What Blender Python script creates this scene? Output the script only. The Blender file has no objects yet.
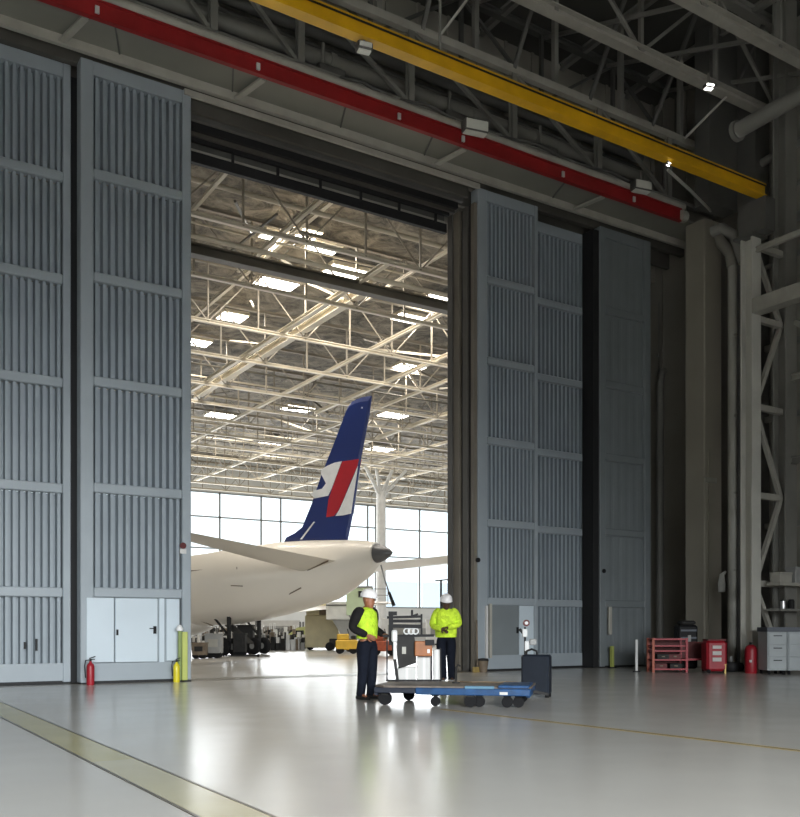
import bpy, math, random
from mathutils import Vector, Matrix
rnd = random.Random(7)
S = bpy.context.scene
COL = S.collection
PI = math.pi

# ------------------------------------------------------------------ camera (level lens, rising shift)
F, CX, HY, ZC = 913.0, 400.0, 628.0, 1.14
TH = PI/2 - math.atan2(1450, 913)
V = (math.sin(TH), math.cos(TH)); R = (math.cos(TH), -math.sin(TH))
def P(r, d, z): return Vector((V[0]*d+R[0]*r, V[1]*d+R[1]*r, z))      # metres right of / ahead of the camera
def at(px, py, d): return P((px-CX)/F*d, d, ZC+(HY-py)/F*d)
def onY(px, py, Y):
    u = (px-CX)/F; d = Y/(V[1]+u*R[1]); return at(px, py, d)
def XY(px, Y): return onY(px, 600, Y).x
cd = bpy.data.cameras.new('camera'); cam = bpy.data.objects.new('camera', cd); COL.objects.link(cam)
cam.location = (0, 0, ZC); cam.rotation_euler = (PI/2, 0, -TH)
cd.sensor_width = 36; cd.sensor_fit = 'HORIZONTAL'; cd.lens = F/800*36
cd.shift_y = (HY-408.5)/800.0
cd.clip_end = 500
S.camera = cam
S.view_settings.view_transform = 'Standard'; S.view_settings.look = 'None'
S.view_settings.gamma = 1; S.view_settings.use_curve_mapping = False
S.view_settings.exposure = 0.0

# ------------------------------------------------------------------ materials
def mat(name, col, rough=.6, metal=0, var=.0, scale=3, bump=0, bscale=20, emit=None, strength=0, spec=.5, stretch=None):
    m = bpy.data.materials.new(name); m.use_nodes = True
    nt = m.node_tree; b = nt.nodes['Principled BSDF']
    b.inputs['Roughness'].default_value = rough; b.inputs['Metallic'].default_value = metal
    b.inputs['Specular IOR Level'].default_value = spec
    b.inputs['Base Color'].default_value = (*col, 1)
    tc = nt.nodes.new('ShaderNodeTexCoord')
    src = tc.outputs['Object']
    if stretch:
        mp = nt.nodes.new('ShaderNodeMapping'); mp.inputs['Scale'].default_value = stretch
        nt.links.new(src, mp.inputs['Vector']); src = mp.outputs['Vector']
    n = nt.nodes.new('ShaderNodeTexNoise'); n.inputs['Scale'].default_value = scale; n.inputs['Detail'].default_value = 4
    nt.links.new(src, n.inputs['Vector'])
    r = nt.nodes.new('ShaderNodeValToRGB')
    v = var if var else .06
    r.color_ramp.elements[0].position = .3; r.color_ramp.elements[1].position = .7
    r.color_ramp.elements[0].color = (*[c*(1-v) for c in col], 1)
    r.color_ramp.elements[1].color = (*[min(1, c*(1+v)) for c in col], 1)
    nt.links.new(n.outputs['Fac'], r.inputs['Fac']); nt.links.new(r.outputs['Color'], b.inputs['Base Color'])
    if bump:
        n2 = nt.nodes.new('ShaderNodeTexNoise'); n2.inputs['Scale'].default_value = bscale; n2.inputs['Detail'].default_value = 5
        nt.links.new(src, n2.inputs['Vector'])
        bp = nt.nodes.new('ShaderNodeBump'); bp.inputs['Strength'].default_value = bump; bp.inputs['Distance'].default_value = .1
        nt.links.new(n2.outputs['Fac'], bp.inputs['Height']); nt.links.new(bp.outputs['Normal'], b.inputs['Normal'])
    if emit:
        b.inputs['Emission Color'].default_value = (*emit, 1); b.inputs['Emission Strength'].default_value = strength
    return m
M = {}
M['door'] = mat('door_paint', (.255, .293, .322), .42, 0, .05, 1.2)
M['door_frame'] = mat('door_frame_paint', (.285, .32, .345), .45, 0, .05, 1.2)
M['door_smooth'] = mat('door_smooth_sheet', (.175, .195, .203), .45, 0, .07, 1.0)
M['wicket'] = mat('wicket_paint', (.50, .565, .61), .4, 0, .03, 1)
M['seal'] = mat('black_rubber', (.012, .012, .013), .7)
M['jamb'] = mat('jamb_paint', (.085, .08, .072), .55, 0, .15, 1)
M['jamb_brown'] = mat('jamb_brown_paint', (.17, .15, .12), .5, 0, .15, 1)
M['header'] = mat('header_steel', (.075, .07, .06), .6, 0, .2, 1)
M['soffit'] = mat('soffit_sheet', (.21, .205, .175), .6, 0, .1, .6)
M['edge'] = mat('grey_edge_steel', (.36, .345, .30), .5, 0, .12, 2)
M['red'] = mat('red_paint', (.27, .013, .014), .5, 0, .15, 2)
M['yellow'] = mat('yellow_paint', (.66, .36, .008), .45, 0, .15, 1.5)
M['steel'] = mat('grey_painted_steel', (.21, .205, .185), .5, 0, .12, 1)
M['steel_dark'] = mat('dark_painted_steel', (.10, .098, .09), .55, 0, .15, 1)
M['steel_light'] = mat('pale_painted_steel', (.50, .49, .44), .5, 0, .08, 1)
M['beige'] = mat('beige_column_paint', (.30, .275, .225), .6, 0, .08, .6)
M['wall'] = mat('dark_wall_cladding', (.26, .245, .21), .75, 0, .12, .5)
M['wall_light'] = mat('pale_wall_cladding', (.72, .73, .73), .7, 0, .05, .4)
M['deck'] = mat('roof_deck', (.07, .068, .06), .85, 0, .2, .3)
M['far_steel'] = mat('cream_truss_paint', (.62, .56, .45), .5, 0, .1, 1)
M['far_mid'] = mat('tan_truss_paint', (.30, .265, .21), .55, 0, .12, 1)
M['far_dark'] = mat('brown_truss_paint', (.10, .09, .07), .6, 0, .2, 1)
M['white_steel'] = mat('white_mullion_paint', (.30, .32, .33), .5)
M['lamp'] = mat('lamp_diffuser', (.9, .9, .85), .5, emit=(1, .96, .86), strength=9)
M['lamp_near'] = mat('near_lamp_diffuser', (.9, .9, .85), .5, emit=(1, .97, .9), strength=6)
M['lamp_off'] = mat('unlit_lamp_glass', (.62, .62, .56), .3)
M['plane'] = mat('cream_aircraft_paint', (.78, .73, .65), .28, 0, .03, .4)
M['plane_shaded'] = mat('shaded_cream_paint', (.70, .65, .57), .35, 0, .03, .4)  # aircraft cream darkened: shade under the near stabiliser put into the colour
M['cone'] = mat('grey_tail_cone', (.13, .13, .135), .4, .4)
M['blue'] = mat('tail_blue', (.007, .024, .15), .42, 0, .06, .4)
M['decal_white'] = mat('tail_white', (.82, .84, .86), .35)
M['decal_red'] = mat('tail_red', (.45, .010, .022), .4)
M['black'] = mat('black_matte', (.009, .009, .010), .6, spec=.25)
M['tyre'] = mat('tyre_rubber', (.010, .010, .011), .85, spec=.2)
M['chrome'] = mat('bare_metal', (.6, .6, .6), .3, .8)
M['hivis'] = mat('hivis_fabric', (.50, .74, .03), .8, 0, .18, 14, .5, 18)
M['hivis2'] = mat('hivis_fabric_jacket', (.60, .85, .04), .8, 0, .25, 12, .6, 16)
M['navy'] = mat('navy_trousers', (.007, .009, .016), .9, 0, .2, 10, .3, 14, spec=.15)
M['sleeve'] = mat('black_sleeve', (.014, .013, .013), .9, 0, .2, 10, spec=.15)
M['skin'] = mat('brown_skin', (.28, .11, .055), .5)
M['skin_shaded'] = mat('shaded_dark_skin', (.07, .035, .022), .5)  # shade on the woman's face and her dark hands put into the skin colour
M['hat'] = mat('white_hard_hat', (.80, .77, .76), .3)
M['hair'] = mat('dark_hair', (.02, .015, .012), .8)
M['shoe'] = mat('black_shoe', (.012, .012, .012), .5)
M['shoe_grey'] = mat('grey_boot', (.45, .46, .46), .6)
M['cart_blue'] = mat('blue_trolley_paint', (.006, .05, .145), .4, 0, .3, 6)
M['cart_navy'] = mat('dark_blue_trolley_paint', (.008, .012, .024), .5, 0, .2, 6)
M['deck_wood'] = mat('worn_deck', (.13, .105, .085), .6, 0, .3, 8)
M['case'] = mat('dark_suitcase', (.010, .014, .022), .6, 0, .15, 8, spec=.25)
M['orange'] = mat('orange_paint', (.28, .085, .012), .5, 0, .2, 8)
M['orange_red'] = mat('orange_red_paint', (.42, .07, .015), .5, 0, .2, 8)
M['paper'] = mat('white_carton', (.55, .54, .52), .7)
M['grey_cab'] = mat('grey_cabinet_paint', (.36, .39, .40), .5, 0, .06, 2)
M['grey_dark'] = mat('slate_top', (.07, .08, .10), .5)
M['red_cab'] = mat('red_cabinet_paint', (.30, .008, .018), .45, 0, .1, 4)
M['red_dark'] = mat('dark_red_paint', (.09, .006, .006), .6, 0, .2, 4)
M['red_orange'] = mat('rust_orange_paint', (.34, .06, .02), .5, 0, .1, 4)
M['ext_yellow'] = mat('yellow_cylinder', (.62, .52, .02), .4)
M['yg'] = mat('yellow_green_post', (.42, .46, .12), .5)
M['green_d'] = mat('moss_green_post', (.20, .26, .08), .5)
M['pale_green'] = mat('pale_green_panel', (.50, .60, .40), .6)
M['beige_cab'] = mat('cream_cabinet', (.62, .56, .36), .6, 0, .08, 2)
M['lime'] = mat('pale_lime_paint', (.52, .54, .22), .6, 0, .1, 3)
M['gse_yellow'] = mat('ground_equipment_yellow', (.62, .37, .02), .5, 0, .12, 3)
M['apron_dark'] = mat('darkened_apron', (.07, .07, .07), .9)  # unseen rear ground, coloured dark so less light bounces up to the door tops
M['grey_mid'] = mat('mid_grey_paint', (.28, .28, .27), .6, 0, .1, 3)
M['grey_white'] = mat('off_white_paint', (.68, .68, .67), .6, 0, .08, 3)
M['gse_dark'] = mat('dark_equipment', (.022, .021, .020), .65, 0, .3, 4, spec=.25)
M['gse_brown'] = mat('brown_equipment', (.16, .12, .08), .6, 0, .3, 4)
M['wrap'] = mat('white_rag', (.7, .7, .66), .8)
M['brass'] = mat('brass', (.45, .33, .12), .4, .6)

# insulation of the far roof: crumpled lining
m = bpy.data.materials.new('far_roof_lining'); m.use_nodes = True; nt = m.node_tree; b = nt.nodes['Principled BSDF']
b.inputs['Roughness'].default_value = .7
tc = nt.nodes.new('ShaderNodeTexCoord')
n1 = nt.nodes.new('ShaderNodeTexNoise'); n1.inputs['Scale'].default_value = .9; n1.inputs['Detail'].default_value = 9; n1.inputs['Roughness'].default_value = .72; n1.inputs['Distortion'].default_value = 1.2
nt.links.new(tc.outputs['Object'], n1.inputs['Vector'])
cr = nt.nodes.new('ShaderNodeValToRGB'); cr.color_ramp.elements[0].position = .38; cr.color_ramp.elements[1].position = .66
cr.color_ramp.elements[0].color = (.07, .06, .045, 1); cr.color_ramp.elements[1].color = (.42, .37, .29, 1)
nt.links.new(n1.outputs['Fac'], cr.inputs['Fac']); nt.links.new(cr.outputs['Color'], b.inputs['Base Color'])
bp = nt.nodes.new('ShaderNodeBump'); bp.inputs['Strength'].default_value = .9; bp.inputs['Distance'].default_value = .5
nt.links.new(n1.outputs['Fac'], bp.inputs['Height']); nt.links.new(bp.outputs['Normal'], b.inputs['Normal'])
M['lining'] = m
# polished epoxy floor
m = bpy.data.materials.new('polished_epoxy_floor'); m.use_nodes = True; nt = m.node_tree; b = nt.nodes['Principled BSDF']
tc = nt.nodes.new('ShaderNodeTexCoord')
n1 = nt.nodes.new('ShaderNodeTexNoise'); n1.inputs['Scale'].default_value = .35; n1.inputs['Detail'].default_value = 5
nt.links.new(tc.outputs['Object'], n1.inputs['Vector'])
cr = nt.nodes.new('ShaderNodeValToRGB'); cr.color_ramp.elements[0].position = .3; cr.color_ramp.elements[1].position = .7
cr.color_ramp.elements[0].color = (.49, .47, .43, 1); cr.color_ramp.elements[1].color = (.55, .53, .49, 1)
nt.links.new(n1.outputs['Fac'], cr.inputs['Fac']); nt.links.new(cr.outputs['Color'], b.inputs['Base Color'])
mr = nt.nodes.new('ShaderNodeMapRange'); mr.inputs['To Min'].default_value = .16; mr.inputs['To Max'].default_value = .25
n2 = nt.nodes.new('ShaderNodeTexNoise'); n2.inputs['Scale'].default_value = 1.3; n2.inputs['Detail'].default_value = 4
nt.links.new(tc.outputs['Object'], n2.inputs['Vector']); nt.links.new(n2.outputs['Fac'], mr.inputs['Value']); nt.links.new(mr.outputs['Result'], b.inputs['Roughness'])
b.inputs['Specular IOR Level'].default_value = .5
M['floor'] = m
M['stripe'] = mat('yellow_floor_stripe', (.42, .375, .17), .22, 0, .08, 1.5)
M['stripe_pale'] = mat('faded_floor_stripe', (.44, .405, .26), .22, 0, .08, 1.5)
M['stripe_tan'] = mat('tan_floor_stripe', (.36, .30, .18), .22, 0, .08, 1.5)
M['line_dark'] = mat('dark_floor_edge', (.06, .05, .035), .3)
# window glass: thin pane
m = bpy.data.materials.new('window_glass'); m.use_nodes = True; nt = m.node_tree; nt.nodes.clear()
o = nt.nodes.new('ShaderNodeOutputMaterial'); mx = nt.nodes.new('ShaderNodeMixShader'); t = nt.nodes.new('ShaderNodeBsdfTransparent'); g = nt.nodes.new('ShaderNodeBsdfGlossy')
t.inputs['Color'].default_value = (.93, .96, .97, 1); g.inputs['Roughness'].default_value = .05
fr = nt.nodes.new('ShaderNodeFresnel'); fr.inputs['IOR'].default_value = 1.3
nt.links.new(fr.outputs[0], mx.inputs[0]); nt.links.new(t.outputs[0], mx.inputs[1]); nt.links.new(g.outputs[0], mx.inputs[2]); nt.links.new(mx.outputs[0], o.inputs[0])
M['glass'] = m

FROST = M['glass'].copy(); FROST.name = 'tinted_glass'
for n_ in FROST.node_tree.nodes:
    if n_.type == 'BSDF_TRANSPARENT': n_.inputs['Color'].default_value = (.78, .82, .86, 1)

# ------------------------------------------------------------------ object helpers
def tag(o, label=None, cat=None, group=None, kind=None):
    if label: o['label'] = label
    if cat: o['category'] = cat
    if group: o['group'] = group
    if kind: o['kind'] = kind
    return o
MATS = {}
def empty(name, loc=(0, 0, 0), rz=0, label=None, cat=None, group=None, kind=None):
    o = bpy.data.objects.new(name, None); COL.objects.link(o); o.empty_display_size = .2
    o.location = loc; o.rotation_euler = (0, 0, rz)
    MATS[o.name] = Matrix.Translation(Vector(loc)) @ Matrix.Rotation(rz, 4, 'Z')
    return tag(o, label, cat, group, kind)
def copy_tree(o, parent=None):
    c = o.copy(); COL.objects.link(c)
    if parent: c.parent = parent
    for ch in list(KIDS.get(o.name, [])):
        k = copy_tree(ch, c); KIDS.setdefault(c.name, []).append(k)
    return c
KIDS = {}
def basis(d):
    d = d.normalized(); up = Vector((0, 0, 1))
    if abs(d.z) > .95: up = Vector((0, 1, 0))
    a = d.cross(up).normalized(); return a, a.cross(d).normalized()
class MB:
    def __init__(s): s.v = []; s.f = []; s.smooth = []
    def add(s, vs, fs, sm=False):
        n = len(s.v); s.v += [Vector(v) for v in vs]; s.f += [tuple(i+n for i in f) for f in fs]; s.smooth += [sm]*len(fs); return s
    def box(s, x0, x1, y0, y1, z0, z1):
        if x0 > x1: x0, x1 = x1, x0
        if y0 > y1: y0, y1 = y1, y0
        if z0 > z1: z0, z1 = z1, z0
        return s.add([(x0,y0,z0),(x1,y0,z0),(x1,y1,z0),(x0,y1,z0),(x0,y0,z1),(x1,y0,z1),(x1,y1,z1),(x0,y1,z1)],
                     [(0,3,2,1),(4,5,6,7),(0,1,5,4),(1,2,6,5),(2,3,7,6),(3,0,4,7)])
    def rbox(s, x0, x1, y0, y1, z0, z1, b=.02):        # chamfered along its vertical and top edges
        pts = [(x0+b,y0),(x1-b,y0),(x1,y0+b),(x1,y1-b),(x1-b,y1),(x0+b,y1),(x0,y1-b),(x0,y0+b)]
        cx, cy = (x0+x1)/2, (y0+y1)/2
        def ins(p): return (p[0]+(b if p[0] < cx else -b)*.8, p[1]+(b if p[1] < cy else -b)*.8)
        vs = [(*ins(p), z0) for p in pts]+[(*p, z0+b) for p in pts]+[(*p, z1-b) for p in pts]+[(*ins(p), z1) for p in pts]
        fs = [tuple(range(7, -1, -1)), tuple(range(24, 32))]
        for k in range(3):
            for i in range(8): j = (i+1) % 8; fs.append((k*8+i, k*8+j, k*8+8+j, k*8+8+i))
        return s.add(vs, fs)
    def bar(s, p, q, w, h=None):
        p = Vector(p); q = Vector(q); h = h or w; a, b = basis(q-p); a = a*w/2; b = b*h/2
        return s.add([p-a-b, p+a-b, p+a+b, p-a+b, q-a-b, q+a-b, q+a+b, q-a+b],
                     [(0,1,2,3),(7,6,5,4),(0,4,5,1),(1,5,6,2),(2,6,7,3),(3,7,4,0)])
    def ibeam(s, p, q, w, h, t=.03):
        p = Vector(p); q = Vector(q); a, b = basis(q-p)
        s.bar(p+b*(h/2-t/2), q+b*(h/2-t/2), w, t); s.bar(p-b*(h/2-t/2), q-b*(h/2-t/2), w, t)
        return s.bar(p, q, t, h-2*t)
    def cyl(s, p, q, r0, r1=None, n=14, cap=True):
        p = Vector(p); q = Vector(q); r1 = r0 if r1 is None else r1; a, b = basis(q-p)
        vs = [c+(a*math.cos(2*PI*i/n)+b*math.sin(2*PI*i/n))*r for c, r in ((p, r0), (q, r1)) for i in range(n)]
        s.add(vs, [(i, (i+1) % n, n+(i+1) % n, n+i) for i in range(n)], True)
        if cap: s.add(vs, [tuple(range(n-1, -1, -1)), tuple(range(n, 2*n))])
        return s
    def tube(s, pts, r, n=10):
        pts = [Vector(p) for p in pts]; rings = []; a = None
        for i, p in enumerate(pts):
            t = (pts[min(i+1, len(pts)-1)]-pts[max(i-1, 0)]).normalized()
            if a is None: a, b = basis(t)
            else:
                a = (a-t*a.dot(t)).normalized(); b = a.cross(t).normalized()
            rr = r[i] if isinstance(r, (list, tuple)) else r
            rings.append([p+(a*math.cos(2*PI*k/n)+b*math.sin(2*PI*k/n))*rr for k in range(n)])
        return s.loft(rings)
    def loft(s, rings, cap=True, sm=True):
        n = len(rings[0]); vs = [v for r in rings for v in r]; fs = []
        for j in range(len(rings)-1):
            for i in range(n): k = (i+1) % n; fs.append((j*n+i, j*n+k, (j+1)*n+k, (j+1)*n+i))
        s.add(vs, fs, sm)
        if cap: s.add(rings[0], [tuple(range(n-1, -1, -1))]); s.add(rings[-1], [tuple(range(n))])
        return s
    def lathe(s, c, prof, n=20, ax=1, ay=1):
        c = Vector(c)
        return s.loft([[c+Vector((math.cos(2*PI*i/n)*max(r, .0005)*ax, math.sin(2*PI*i/n)*max(r, .0005)*ay, z)) for i in range(n)] for r, z in prof])
    def ell(s, c, rx, ry, rz, n=16, m=10):
        c = Vector(c); rings = []
        for j in range(m+1):
            a = -PI/2+PI*j/m; k = max(math.cos(a), .001)
            rings.append([c+Vector((rx*k*math.cos(2*PI*i/n), ry*k*math.sin(2*PI*i/n), rz*math.sin(a))) for i in range(n)])
        return s.loft(rings)
    def prism(s, pts, off):
        pts = [Vector(p) for p in pts]; off = Vector(off); n = len(pts)
        return s.add([p-off/2 for p in pts]+[p+off/2 for p in pts], [tuple(range(n-1, -1, -1)), tuple(range(n, 2*n))]+[(i, (i+1) % n, n+(i+1) % n, n+i) for i in range(n)])
    def build(s, name, m, parent=None, world=True, **k):
        vs = s.v
        if parent is not None and world:
            inv = MATS[parent.name].inverted(); vs = [inv @ v for v in vs]
        me = bpy.data.meshes.new(name); me.from_pydata([tuple(v) for v in vs], [], s.f)
        me.polygons.foreach_set('use_smooth', s.smooth); me.materials.append(m)
        import bmesh
        bm = bmesh.new(); bm.from_mesh(me); bmesh.ops.remove_doubles(bm, verts=bm.verts, dist=1e-5) if any(s.smooth) and len(bm.verts) < 4000 else None
        bmesh.ops.recalc_face_normals(bm, faces=bm.faces); bm.to_mesh(me); bm.free()
        o = bpy.data.objects.new(name, me); COL.objects.link(o)
        if parent is not None:
            o.parent = parent; KIDS.setdefault(parent.name, []).append(o); MATS[o.name] = MATS[parent.name]
        else: MATS[o.name] = Matrix.Identity(4)
        if any(s.smooth):
            try:
                me.set_sharp_from_angle(angle=math.radians(50))
            except Exception: pass
        return tag(o, **k)
def box(name, m, x0, x1, y0, y1, z0, z1, parent=None, **k): return MB().box(x0, x1, y0, y1, z0, z1).build(name, M[m], parent, **k)
def st(o, label, cat): return tag(o, label, cat, kind='structure')

# ------------------------------------------------------------------ the building
ZR = 18.0      # near roof deck
st(box('floor', 'floor', -14, 62, -16, 76, -.3, 0), 'pale grey polished hangar floor running through both halls', 'floor')
st(box('ceiling', 'deck', -14, 23, -14, 20.6, ZR, ZR+.3), 'dark grey roof deck above the near hall trusses', 'ceiling')
st(box('ceiling', 'lining', -4, 62, 20.9, 73, 15.3, 15.6), 'crumpled brown grey lining over the far hangar', 'ceiling')
b = MB(); b.box(22.7, 23, -14, 21.2, 0, ZR)
for i in range(36): b.box(22.66, 22.7, -13+i*.95, -12.9+i*.95, 0, ZR)
st(b.build('wall_right', M['wall']), 'dark beige clad wall behind the lattice tower at right', 'wall')
st(box('wall_left', 'wall', -14.3, -14, -14, 20.3, 0, ZR), 'clad side wall left of the near hall', 'wall')
b = MB(); b.box(-14, -9, -14.3, -14, 0, ZR); b.box(17, 23, -14.3, -14, 0, ZR); b.box(-9, 17, -14.3, -14, 8.6, ZR)
st(b.build('wall_rear', M['wall']), 'clad wall with a wide open doorway behind the viewer', 'wall')
b = MB(); b.box(-14, 23, 20.6, 20.9, 12.3, ZR)
for i in range(38): b.box(-13.5+i, -13.4+i, 20.56, 20.6, 12.3, ZR)
b.box(-14, 3.0, 20.6, 20.9, 0, 12.3); b.box(21.1, 22.7, 20.9, 21.2, 0, 12.3); b.box(16.6, 21.1, 20.6, 20.9, 0, 12.3)
st(b.build('wall_front', M['wall']), 'dark upper wall above the sliding hangar doors', 'wall')
b = MB(); b.box(-4.3, -4, 20.9, 73, 0, 15.3); st(b.build('wall_far_left', M['wall_light']), 'pale side wall of the far hangar', 'wall')
b = MB(); b.box(62, 62.3, 20.9, 73, 0, 15.3); st(b.build('wall_far_right', M['wall_light']), 'pale side wall at the other side of the far hangar', 'wall')
YF = 72.7
b = MB(); b.box(-4, 62, YF, YF+.3, 0, 3.0); b.box(-4, 62, YF, YF+.3, 12.5, 15.3)
for i in range(8): b.box(-4, 62, YF-.03, YF, .35*i+.1, .35*i+.14)
st(b.build('wall_far', M['wall_light']), 'low pale wall under the far hangar windows', 'wall')
# far window wall
w = empty('window_1', (29, YF, 3.0), label='wide bright glazed wall at the back of the far hangar', cat='window', kind='structure')
fx = [XY(p, YF) for p in (190, 220, 261.5, 281, 330, 368, 376, 420, 448)]
MB().box(-4, 62, YF+.14, YF+.16, 3.0, 12.5).build('pane', M['glass'], w)
zz = [onY(200, 516, YF).z, onY(210, 548, YF).z]
b = MB()
for x in [fx[1]-12, fx[1]-6]+fx[1:4]+[fx[4], fx[5], fx[6], fx[7], fx[7]+5, fx[7]+11]: b.box(x-.07, x+.07, YF+.02, YF+.14, 3.0, 12.5)
for z in (3.06, zz[1], zz[0], 12.44): b.box(-4, 62, YF+.02, YF+.14, z-.06, z+.06)
b.build('mullion', M['white_steel'], w)
for i, (xa, xb) in enumerate(((fx[6]+.2, fx[7]-.3), (fx[7]+.3, fx[7]+6))):
    MB().box(xa, xb, YF+.02, YF+.1, 3.1, 3.1+2.4).build('lower_panel', FROST, w)

# ------------------------------------------------------------------ sliding door leaves
RZR = (10.38, 8.26, 6.16, 4.0, 1.94); RZL = (10.49, 8.39, 6.27, 4.10, 1.97)     # tops of the horizontal rails
def leaf(name, X0, X1, Y, ztop, nrib, label, smooth=False, lst=.3, rst=.17, wicket=None, zb=.42):
    RZ = RZL if X0 < 10 else RZR
    t = empty(name, ((X0+X1)/2, Y, 0), label=label, cat='sliding door', kind='structure')
    fm, pm = M['door_frame'], M['door_smooth' if smooth else 'door']
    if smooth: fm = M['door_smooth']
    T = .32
    for a, c in ((X0, X0+lst), (X1-rst, X1)):
        MB().rbox(a, c, Y, Y+T, .03, ztop, .015).build('stile', fm, t)
    MB().box(X0+lst, X1-rst, Y+.02, Y+T, ztop-.28, ztop).build('top_rail', fm, t)
    MB().box(X0+lst, X1-rst, Y+.02, Y+T, .06, zb).build('bottom_rail', fm, t)
    MB().box(X0+.02, X1-.02, Y+.06, Y+T-.04, .0, .06).build('floor_seal', M['seal'], t)
    for z in RZ:
        MB().rbox(X0+lst, X1-rst, Y+.0, Y+.2, z-.2, z, .02).build('rail', fm, t)
    tops = [ztop-.28]+[z-.2 for z in RZ]; bots = list(RZ)+[zb]
    for k, (zt, z0) in enumerate(zip(tops, bots)):
        if wicket and k == 5: continue
        b = MB(); a, c = X0+lst, X1-rst; n = nrib; pw = (c-a)/n; dp = .14 if not smooth else .008
        pts = [(a, Y+.08+dp)]
        for i in range(n):
            x = a+i*pw
            pts += [(x+pw*.20, Y+.08+dp), (x+pw*.34, Y+.08), (x+pw*.78, Y+.08), (x+pw*.92, Y+.08+dp)]
        pts.append((c, Y+.08+dp)); m_ = len(pts)
        b.add([(x, y, z0) for x, y in pts]+[(x, y, zt) for x, y in pts], [(i, i+1, m_+i+1, m_+i) for i in range(m_-1)])
        b.box(a, c, Y+.24, Y+.27, z0, zt)
        b.build('ribbed_panel' if not smooth else 'flat_panel', pm, t)
    return t
d1 = leaf('door_1', 1.55, XY(71, 19.5), 19.5, 12.72, 16, 'tall ribbed grey door leaf at the far left, set behind its neighbour', lst=.3, rst=.16)
d2 = leaf('door_2', XY(80.5, 19.0), 6.66, 19.0, 12.66, 12, 'tall ribbed grey door leaf with a pale wicket door, left of the opening', lst=.26, rst=.2, wicket=True)
st(box('trim_11', 'seal', XY(68, 19.7), XY(90, 19.7), 19.7, 19.75, 0, 12.6), 'black strip standing in for the shadowed gap between the two left door leaves', 'trim')  # black sheet painted in for the shadow between the leaves
d3 = leaf('door_3', 14.36, 16.40, 19.0, 12.60, 12, 'tall ribbed grey door leaf just right of the opening, with a notice panel', lst=.3, rst=.12, wicket=True)
d4 = leaf('door_4', 16.55, 18.75, 19.5, 12.50, 12, 'recessed ribbed grey door leaf behind and right of the notice panel leaf', lst=.22, rst=.12)
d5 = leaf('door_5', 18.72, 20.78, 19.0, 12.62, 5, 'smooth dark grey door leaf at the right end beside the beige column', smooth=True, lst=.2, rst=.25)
Y = 19.0
# lower panels and wicket of door 2
zt, zb = 1.78, .42
MB().box(4.66, 6.44, Y+.1, Y+.16, zb, zt).build('backing', M['door_frame'], d2)
MB().rbox(XY(86.5, Y), XY(114, Y), Y-.012, Y+.1, zb+.02, zt-.02, .01).build('side_panel', M['wicket'], d2)
MB().rbox(XY(167, Y), XY(180, Y), Y+.04, Y+.1, zb+.02, zt-.02, .01).build('side_panel', M['wicket'], d2)
wk = MB().rbox(XY(115.6, Y), XY(158, Y), Y+.02, Y+.1, zb+.01, zt-.02, .012).build('wicket_door', M['wicket'], d2)
MB().box(XY(160, Y), XY(165, Y), Y+.05, Y+.1, zb, zt).build('post_cover', M['wicket'], d2)
hx = XY(155, Y)
MB().box(hx-.03, hx+.03, Y-.01, Y+.02, 1.02, 1.18).bar((hx, Y-.03, 1.13), (hx-.12, Y-.03, 1.13), .02).bar((hx, Y+.02, 1.13), (hx, Y-.04, 1.13), .02).build('handle', M['black'], wk)
hx = XY(117.5, Y); MB().box(hx-.02, hx+.02, Y, Y+.03, .99, 1.11).build('hinge', M['black'], wk)
# red disc sign on door 2's edge
sx = XY(183, Y); sz = onY(183, 548, Y).z
MB().cyl((sx, Y, sz+.05), (sx, Y-.015, sz+.05), .07).build('sign_disc', M['red_dark'], d2)
MB().box(sx-.07, sx+.07, Y-.012, Y, sz-.12, sz-.02).build('sign_plate', M['paper'], d2)
# cable box at door 1
MB().box(3.60, 3.64, 19.54, 19.58, .68, .92).build('cover_plate', M['seal'], d1)
MB().box(3.38, 3.42, 19.54, 19.58, .72, .86).build('cover_plate', M['seal'], d1)
# lower panels of door 3
MB().box(14.66, 16.28, Y+.12, Y+.18, zb, zt).build('backing', M['door_frame'], d3)
w3 = MB().rbox(XY(492.5, Y), XY(520, Y), Y+.04, Y+.12, zb-.04, 1.80, .01).build('wicket_door', M['door_smooth'], d3)
MB().box(XY(518, Y)-.02, XY(518, Y)+.02, Y-.01, Y+.04, 1.0, 1.16).build('handle', M['black'], w3)
MB().box(XY(520.5, Y), XY(535.5, Y), Y+.05, Y+.12, zb-.02, 1.80).build('notice_panel', M['wicket'], d3)
MB().rbox(XY(485, Y), XY(487, Y), Y-.06, Y+.05, .35, 1.72, .01).build('grab_bar', M['paper'], d3)
MB().rbox(XY(489, Y), XY(491.5, Y), Y-.04, Y+.05, .35, 1.78, .01).build('grab_bar', M['edge'], d3)
MB().cyl((XY(477.5, Y), Y, onY(477, 560, Y).z), (XY(477.5, Y), Y-.05, onY(477, 560, Y).z), .06).build('push_button', M['black'], d3)
# door 5: lower pull and button
MB().cyl((XY(603.5, Y), Y, onY(603, 571, Y).z), (XY(603.5, Y), Y-.04, onY(603, 571, Y).z), .06).build('push_button', M['black'], d5)
MB().rbox(XY(608, Y), XY(611, Y), Y-.05, Y+.02, .95, 1.75, .01).build('grab_bar', M['edge'], d5)
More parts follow.
